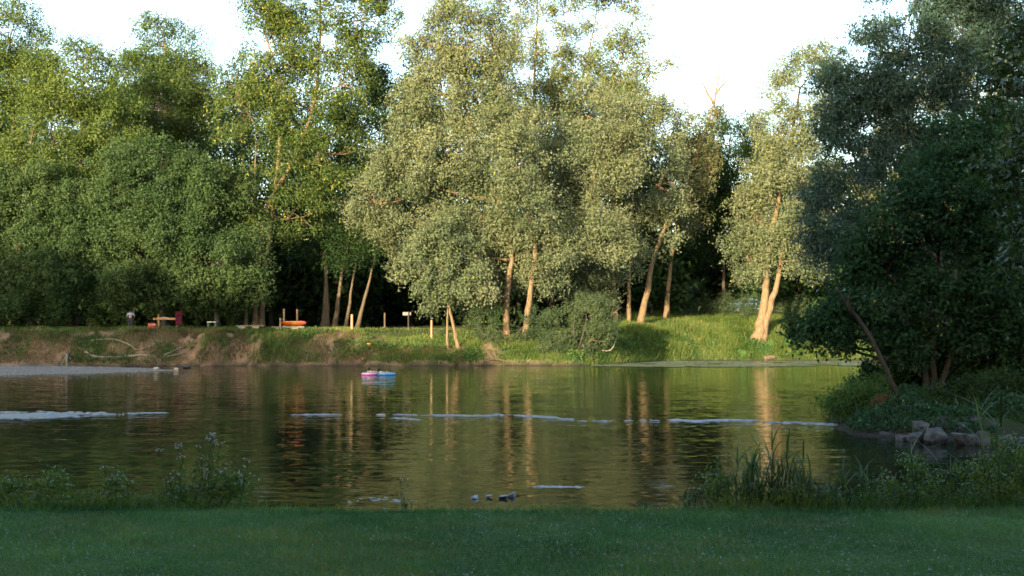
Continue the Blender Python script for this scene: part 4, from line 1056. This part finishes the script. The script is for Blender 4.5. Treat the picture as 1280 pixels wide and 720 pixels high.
# parked car among the trees
def car():
    d = 141.0; x = XY(932, d); zg = gz(x, d)
    zr = P(932, 362, d)[2]; zg2 = min(zg, zr - 1.45)
    root = empty('parked_car', (x, d, zg), R(12)); tag(root, 'light blue car parked in the shade behind the sunny forked willow', 'car')
    prof = [(-2.0, .35), (-2.02, .75), (-1.95, .95), (-1.15, 1.02), (-.55, 1.45), (.1, 1.52), (1.0, 1.48), (1.55, 1.10), (1.95, 1.0), (2.0, .7), (1.98, .35)]
    hw = .84; vs = []
    for (px_, pz) in prof:
        w = hw if pz < 1.05 else hw * (1 - (pz - 1.0) * .38)
        vs += [(px_, -w, pz), (px_, w, pz)]
    n = len(prof); fs = [(2 * i, 2 * i + 1, 2 * i + 3, 2 * i + 2) for i in range(n - 1)] + [(2 * n - 2, 2 * n - 1, 1, 0), tuple(2 * i for i in range(n))[::-1], tuple(2 * i + 1 for i in range(n))]
    m = MB(); m.add(vs, [f[::-1] for f in fs]); m.build('body', M['car_paint'], root, bevel=.06)
    for sy in (-1, 1):
        m = MB()
        for a_, b_, c_, e_ in (((-1.0, 1.06), (-.5, 1.40), (.05, 1.44), (.05, 1.06)), ((.12, 1.06), (.12, 1.44), (.92, 1.40), (1.35, 1.06))) :
            qs = [(*(q[0],), sy * ((hw if q[1] < 1.05 else hw * (1 - (q[1] - 1.0) * .38)) + .012), q[1]) for q in (a_, b_, c_, e_)]
            m.add(qs, [(0, 1, 2, 3) if sy > 0 else (3, 2, 1, 0)])
        m.build('side_window', M['car_glass'], root)
    m = MB(); m.add([(-1.17, -.72, 1.03), (-1.17, .72, 1.03), (-.58, .66, 1.435), (-.58, -.66, 1.435)], [(0, 1, 2, 3)]); w = m.build('windscreen', M['car_glass'], root); w.location = (-.02, 0, .025)
    m = MB(); m.tube([(-1.2, -.80, 1.05), (-.57, -.72, 1.47), (.1, -.70, 1.545), (1.0, -.70, 1.50)], .03, 6); m.build('roof_rail', M['car_trim'], root, smooth=True)
    for sx in (-1.25, 1.25):
        for sy in (-1, 1):
            m = MB(); m.tube([(sx, sy * .66, .31), (sx, sy * .86, .31)], .31, 18); t = m.build('wheel', M['rubber'], root)
            m = MB(); m.tube([(sx, sy * .80, .31), (sx, sy * .875, .31)], .19, 14); m.build('rim', M['car_trim'], t)
    for sy in (-1, 1):
        m = MB(); m.box((-2.02, sy * .58, .78), (.04, .17, .08)); m.build('headlight', M['white_vinyl'], root, bevel=.02)
car()

# ---------------------------------------------------------------- people
def person(label, joints, edges, radii, loc, rz, clothes, hair_c, skin='skin', hair='hair'):
    """one skinned body grown from a joint skeleton; clothes are skins of limb runs a little wider"""
    root = empty('person', loc, rz); tag(root, label, 'person')
    def skinned(name, ids, grow, mat, sub=1):
        bm = bmesh.new(); lay = bm.verts.layers.skin.verify(); mp = {}
        for j in ids:
            v = bm.verts.new(joints[j]); mp[j] = v; r = radii[j] * grow; v[lay].radius = (r, r)
        for a, b in edges:
            if a in mp and b in mp: bm.edges.new((mp[a], mp[b]))
        for k, j in enumerate(ids): mp[j][lay].use_root = (j == 'pelvis') or (k == 0 and 'pelvis' not in ids)
        me = bpy.data.meshes.new(name); bm.to_mesh(me); bm.free(); me.materials.append(M[mat])
        o = bpy.data.objects.new(name, me); col.objects.link(o); o.parent = root
        o.modifiers.new('skin', 'SKIN').use_smooth_shade = True
        s = o.modifiers.new('sub', 'SUBSURF'); s.levels = sub; s.render_levels = sub
        return o
    skinned('body', list(joints), 1.0, skin, 2)
    for nm, ids, g, mt in clothes: skinned(nm, ids, g, mt, 1)
    rg = np.random.default_rng(4); v, f = ico_blob(rg, 2)
    h = np.array(joints['head']); v = v * np.array((.105, .115, .125)) + h + np.array(hair_c)
    np_mesh('hair', v, f, M[hair], root, smooth=True)
    return root
E = [('pelvis', 'waist'), ('waist', 'chest'), ('chest', 'neck'), ('neck', 'head'), ('head', 'crown'),
     ('chest', 'sh_l'), ('sh_l', 'el_l'), ('el_l', 'ha_l'), ('chest', 'sh_r'), ('sh_r', 'el_r'), ('el_r', 'ha_r'),
     ('pelvis', 'hip_l'), ('hip_l', 'kn_l'), ('kn_l', 'an_l'), ('an_l', 'to_l'), ('pelvis', 'hip_r'), ('hip_r', 'kn_r'), ('kn_r', 'an_r'), ('an_r', 'to_r')]
RAD = dict(pelvis=.13, waist=.12, chest=.14, neck=.055, head=.085, crown=.07, sh_l=.06, sh_r=.06, el_l=.042, el_r=.042, ha_l=.032, ha_r=.032,
           hip_l=.09, hip_r=.09, kn_l=.06, kn_r=.06, an_l=.04, an_r=.04, to_l=.03, to_r=.03)
# standing person in the shade (facing the river, stooping a little)
JS = dict(pelvis=(0, 0, .88), waist=(0, -.04, 1.05), chest=(0, -.10, 1.26), neck=(0, -.15, 1.42), head=(0, -.18, 1.53), crown=(0, -.18, 1.61),
          sh_l=(-.19, -.10, 1.34), el_l=(-.30, -.14, 1.10), ha_l=(-.30, -.30, .95), sh_r=(.19, -.10, 1.34), el_r=(.30, -.14, 1.10), ha_r=(.30, -.30, .95),
          hip_l=(-.10, 0, .84), kn_l=(-.11, -.03, .46), an_l=(-.11, .03, .06), to_l=(-.11, -.13, .03), hip_r=(.10, 0, .84), kn_r=(.11, -.03, .46), an_r=(.11, .03, .06), to_r=(.11, -.13, .03))
xp = XY(163, 104.2)
person('person in a pale blue top and dark trousers standing in the deep shade', JS, E, RAD, (xp, 104.2, gz(xp, 104.2)), 3.3,
       [('top', ['waist', 'chest', 'sh_l', 'el_l', 'sh_r', 'el_r'], 1.32, 'blue_cloth'), ('trousers', ['pelvis', 'hip_l', 'kn_l', 'an_l', 'hip_r', 'kn_r', 'an_r'], 1.2, 'dark_cloth')], (0, .02, .03))
# two bathers in the rings
def ring(label, px, d, R0, r0, mats, rz, splits):
    x = XY(px, d); root = empty('swim_ring', (x, d, 0), rz); tag(root, label, 'swim ring', 'inflatable swim rings on the river')
    nu, nv = 36, 16
    for nm, (a0, a1), mt in splits:
        vs = []; aa = np.linspace(a0, a1, nv)
        for i in range(nu):
            t = 2 * math.pi * i / nu; wr = r0 * (1 + .04 * math.cos(t * 12))
            for a in aa: vs.append(((R0 + wr * math.cos(a)) * math.cos(t) * 1.08, (R0 + wr * math.cos(a)) * math.sin(t), r0 * .45 + wr * .85 * math.sin(a)))
        fs = [(i * nv + k, ((i + 1) % nu) * nv + k, ((i + 1) % nu) * nv + k + 1, i * nv + k + 1) for i in range(nu) for k in range(nv - 1)]
        m = MB(); m.add(vs, fs); m.build(nm, M[mt], root, smooth=True)
    return x
r1 = ring('pink swim ring with a paler top, left of the pair', 463.2, 80.5, .42, .125, None, .1, [('lower_tube', (R(-190), R(12)), 'pink_vinyl'), ('upper_tube', (R(12), R(170)), 'white_vinyl')])
r2 = ring('bright blue swim ring with a paler side, right of the pair', 483.5, 80.3, .42, .13, None, .4, [('lower_tube', (R(-190), R(15)), 'blue_vinyl'), ('upper_tube', (R(15), R(170)), 'aqua_vinyl')])
JF = dict(pelvis=(0, 0, .02), waist=(0, .14, .10), chest=(0, .30, .26), neck=(0, .38, .40), head=(0, .38, .51), crown=(0, .38, .59),
          sh_l=(-.17, .30, .32), el_l=(-.38, .20, .34), ha_l=(-.46, -.04, .30), sh_r=(.17, .30, .32), el_r=(.38, .20, .34), ha_r=(.46, -.04, .30),
          hip_l=(-.09, -.06, .05), kn_l=(-.12, -.42, .33), an_l=(-.13, -.66, .02), to_l=(-.13, -.74, -.05), hip_r=(.09, -.06, .05), kn_r=(.12, -.42, .33), an_r=(.13, -.66, .02), to_r=(.13, -.74, -.05))
def scaled(j, k, dz=0): return {a: (b[0] * k, b[1] * k, b[2] * k + dz) for a, b in j.items()}
RS = {a: b * .8 for a, b in RAD.items()}
person('dark-haired bather lying back in the pink ring', scaled(JF, .78), E, RS, (r1 + .12, 80.5, -.02), 2.6,
       [('swimsuit', ['pelvis', 'waist', 'chest'], 1.1, 'dark_cloth')], (0, .01, .035))
person('bather with a bare shoulder lying back in the blue ring', scaled(JF, .76), E, RS, (r2 - .22, 80.3, -.04), 2.2,
       [('swimsuit', ['pelvis', 'waist'], 1.12, 'navy_cloth')], (0, .03, .02))

# ---------------------------------------------------------------- plants at the lawn edge
def strap(mb_v, mb_f, base, az, h, reach, w, rng, n=6):
    """an arching strap leaf"""
    k = len(mb_v)
    dr = np.array((math.cos(az), math.sin(az), 0)); sd = np.array((-math.sin(az), math.cos(az), 0))
    for i in range(n + 1):
        t = i / n
        c = base + dr * reach * t ** 1.7 + np.array((0, 0, 1)) * h * (t * 1.0 - .16 * t ** 3)
        ww = w * (1 - t ** 2.2) * (.6 + .4 * min(1, t * 4))
        mb_v.append(c - sd * ww * .5); mb_v.append(c + sd * ww * .5)
    for i in range(n): mb_f.append((k + 2 * i, k + 2 * i + 1, k + 2 * i + 3, k + 2 * i + 2))

def reeds(label, px, d, h, n, spread, seed, group='reed clumps at the lawn edge', plume=None, culm=True):
    rng = np.random.default_rng(seed); x = XY(px, d); zg = gz(x, d); root = empty('reed_clump', (x, d, zg)); tag(root, label, 'reeds', group)
    V = []; Fc = []; ms = MB()
    for i in range(n):
        b = np.array((rng.normal() * spread, rng.normal() * spread * .5, 0)); b[2] = gz(x + b[0], d + b[1]) - zg - .02
        hh = h * rng.uniform(.6, 1.05) - b[2] * .6; az0 = rng.uniform(0, 6.28); lean = rng.normal(size=2) * .10 * hh
        ms.tube([b, b + np.array((lean[0] * .4, lean[1] * .4, hh * .45)), b + np.array((lean[0], lean[1], hh * .8))], [.005, .004, .002], 5)
        for k in range(rng.integers(6, 11)):
            t = rng.uniform(.12, .8); p = b + np.array((lean[0] * t, lean[1] * t, hh * t))
            strap(V, Fc, p, az0 + k * 2.4 + rng.normal() * .5, hh * rng.uniform(.18, .42), hh * rng.uniform(.14, .46), rng.uniform(.012, .022), rng)
    ms.build('stem', M['reed_leaf'], root, smooth=True)
    np_mesh('foliage', np.array(V), np.array(Fc), M['reed_leaf'], root, tint=np.repeat(rng.random(len(Fc) // 6) * .95, 6))
    if plume:
        mp = MB()
        t = np.linspace(0, 1, 8); mp.tube(np.stack([.01 * t, 0 * t, h * .75 + plume * t], 1), .016 * np.sin(math.pi * (t * .9 + .08)) + .003, 7); mp.build('plume', M['reed_leaf'], root, smooth=True)
    return root
reeds('large dark reed clump right of centre at the lawn edge', 965, 11.9, .98, 46, .30, 1)
reeds('low sparse reed clump left of the large one', 905, 11.85, .62, 22, .20, 2)
reeds('reed clump right of the large one, bending over the water gap', 1022, 11.95, .86, 22, .18, 3)
reeds('single tall pale reed with a plume at the right', 1249, 11.9, 1.45, 2, .03, 4, plume=.35)
reeds('reed clump in front of the rocks among the bushes', 1215, 12.0, 1.15, 9, .25, 5)
reeds('small thin reed clump left of the right-hand bush', 1100, 11.95, .85, 7, .12, 6)
reeds('tiny reed tuft standing alone at the lawn edge', 806, 11.75, .28, 4, .04, 7)
BG = 'bushes at the lawn edge'
kw = dict(size=(.042, .022), clump=.13, tuft=.06, per=7, fill=.8, quad=True, group=BG, stems=8)
make_bush('lawn_edge_bush', 'dense leafy bramble at the right edge of the lawn', 12.2, [(1250, 600, 45, 36), (1285, 590, 40, 40), (1205, 612, 36, 26), (1240, 622, 50, 14), (1310, 600, 50, 40)], seed=81, leaf='weed_leaf', cap=30000, **kw)
make_bush('lawn_edge_bush', 'rounded leafy bramble left of the dense right-hand one', 12.2, [(1150, 605, 34, 26), (1120, 615, 30, 20), (1170, 620, 40, 14), (1090, 622, 22, 10)], seed=82, leaf='weed_leaf', cap=20000, **kw)
make_bush('lawn_edge_bush', 'low leafy weeds at the foot of the large reed clump', 12.0, [(920, 618, 40, 14), (980, 620, 45, 13), (1030, 622, 34, 10), (890, 610, 18, 14)], seed=83, leaf='weed_leaf', cap=16000, **kw)
make_bush('lawn_edge_bush', 'low nettles at the left end of the lawn edge', 12.0, [(20, 624, 30, 9), (65, 625, 30, 8), (60, 610, 8, 12), (12, 606, 8, 12), (-20, 616, 34, 16)], seed=84, leaf='weed_leaf', cap=14000, **kw)
make_bush('lawn_edge_bush', 'leafy weeds between the nettles and the white-flowered plant', 12.0, [(110, 625, 30, 8), (150, 622, 24, 10), (185, 625, 24, 8), (142, 606, 7, 12), (66, 602, 6, 10)], seed=85, leaf='weed_leaf', cap=10000, **kw)
make_bush('lawn_edge_bush', 'bright leafy weed under the white-flowered plant', 12.0, [(225, 622, 20, 10), (268, 610, 16, 18), (290, 610, 10, 18), (245, 622, 30, 9)], seed=86, leaf='weed_leaf', cap=12000, **kw)

def umbel(label, px, d, top_y, heads, spread_px, seed, group='white-flowered weeds at the lawn edge'):
    rng = np.random.default_rng(seed); x = XY(px, d); zg = gz(x, d); root = empty('flowering_weed', (x, d, zg)); tag(root, label, 'flowering weed', group)
    ms = MB(); fl = []; lv = []
    for i in range(heads):
        tx = rng.normal() * spread_px * d / F; ty = rng.normal() * .08; tz = P(px, top_y + abs(rng.normal()) * 22 * (i > 0), d)[2] - zg
        b = np.array((tx * .3, ty * .3, -.03)); e = np.array((tx, ty, tz)); md = (b + e) * .5 + np.array((-tx * .12, 0, .02))
        sp = spline([b, md, e], 4); ms.tube(sp, np.linspace(.005, .0022, len(sp)), 5)
        for k in range(6):
            dv = rng.normal(size=3) * np.array((.028, .028, .01)) + np.array((0, 0, .025)); ms.tube([e - np.array((0, 0, .04)), e + dv], [.0014, .001], 3, cap=False)
            fl.append(e + dv + rng.normal(size=(3, 3)) * .006)
        for k in range(14):
            q = sp[rng.integers(1, len(sp) - 1)]; lv.append(q + rng.normal(size=(2, 3)) * .025)
    ms.build('stalks', M['reed_leaf'], root, smooth=True)
    fl = np.concatenate(fl); v, f = leaf_faces(fl, np.tile((0, -.4, .8), (len(fl), 1)), .016, .014, 0, rng, True, spread=.5)
    np_mesh('blossom', v, f, M['flower'], root, tint=rng.random(len(fl)) * .9)
    lv = np.concatenate(lv); v, f = leaf_faces(lv, np.tile((0, -.3, .6), (len(lv), 1)), .06, .018, .2, rng, True)
    np_mesh('leaves', v, f, M['weed_leaf'], root, tint=rng.random(len(lv)) * .9)
umbel('tallest white-flowered weed with a loose head above the water', 262, 12.1, 546, 9, 12, 1)
umbel('bushy white-flowered weed left of the tallest one', 228, 12.0, 560, 10, 10, 2)
umbel('white-flowered weed leaning right at the end of the flowers', 292, 12.0, 575, 6, 12, 3)
umbel('small white-flowered weed standing alone left of centre', 507, 11.9, 602, 5, 8, 4)
umbel('thin dry weed with few flowers among the left weeds', 150, 12.0, 585, 4, 14, 5)

# rough long grass on the slope just past the lawn
rng = np.random.default_rng(140)
n = 16000
x = rng.uniform(-8, 9, n); y = ynear(x) + rng.random(n) ** 1.6 * .9
dens = np.interp(x, [-8, -2.6, -2.0, 1.6, 2.1, 9], [1, 1, .12, .12, 1, 1]); keep = rng.random(n) < dens; x, y = x[keep], y[keep]
dens = dens[keep]
h = rng.uniform(.08, .26, len(x)) * (.35 + .65 * dens)
grass_obj('edge_grass', 'longer rough grass along the brink of the lawn', 'weed_leaf', x, y, h, rng.uniform(.006, .012, len(x)), rng.uniform(.2, .9, len(x)), rng, seg=3, odd=.04)

# ---------------------------------------------------------------- light, sky, camera
w = bpy.data.worlds.new('World'); scene.world = w; w.use_nodes = True
nt = w.node_tree; bg = nt.nodes['Background']
sky = nt.nodes.new('ShaderNodeTexSky'); sky.sky_type = 'NISHITA'; sky.sun_disc = False
sky.sun_elevation = SUN_EL; sky.sun_rotation = math.pi + SUN_AZ; sky.air_density = 1.0; sky.dust_density = 1.5; sky.ozone_density = 1.0
nt.links.new(sky.outputs[0], bg.inputs[0]); bg.inputs[1].default_value = .15

sl = bpy.data.lights.new('sun', 'SUN'); sl.energy = 4.0; sl.angle = R(.6); sl.color = (1.0, .83, .56)
so = bpy.data.objects.new('sun', sl); col.objects.link(so)
dv = Vector((math.sin(SUN_AZ) * math.cos(SUN_EL), math.cos(SUN_AZ) * math.cos(SUN_EL), -math.sin(SUN_EL)))
so.rotation_euler = dv.to_track_quat('-Z', 'Y').to_euler(); so.location = (-60, -100, 40)

cam = bpy.data.cameras.new('camera'); cam.sensor_width = 36; cam.lens = F / 1280 * 36; cam.clip_end = 3000; cam.clip_start = .1
co = bpy.data.objects.new('camera', cam); col.objects.link(co)
co.location = (0, 0, CAM_Z); co.rotation_euler = (math.pi / 2 + PITCH, 0, 0); scene.camera = co

scene.render.engine = 'CYCLES'
scene.cycles.max_bounces = 5; scene.cycles.diffuse_bounces = 3; scene.cycles.glossy_bounces = 3; scene.cycles.transmission_bounces = 2
scene.cycles.use_denoising = True
scene.cycles.filter_width = 1.6
vs_ = scene.view_settings
vs_.view_transform = 'Standard'; vs_.look = 'None'; vs_.gamma = 1.0; vs_.exposure = 2.25; vs_.use_curve_mapping = False
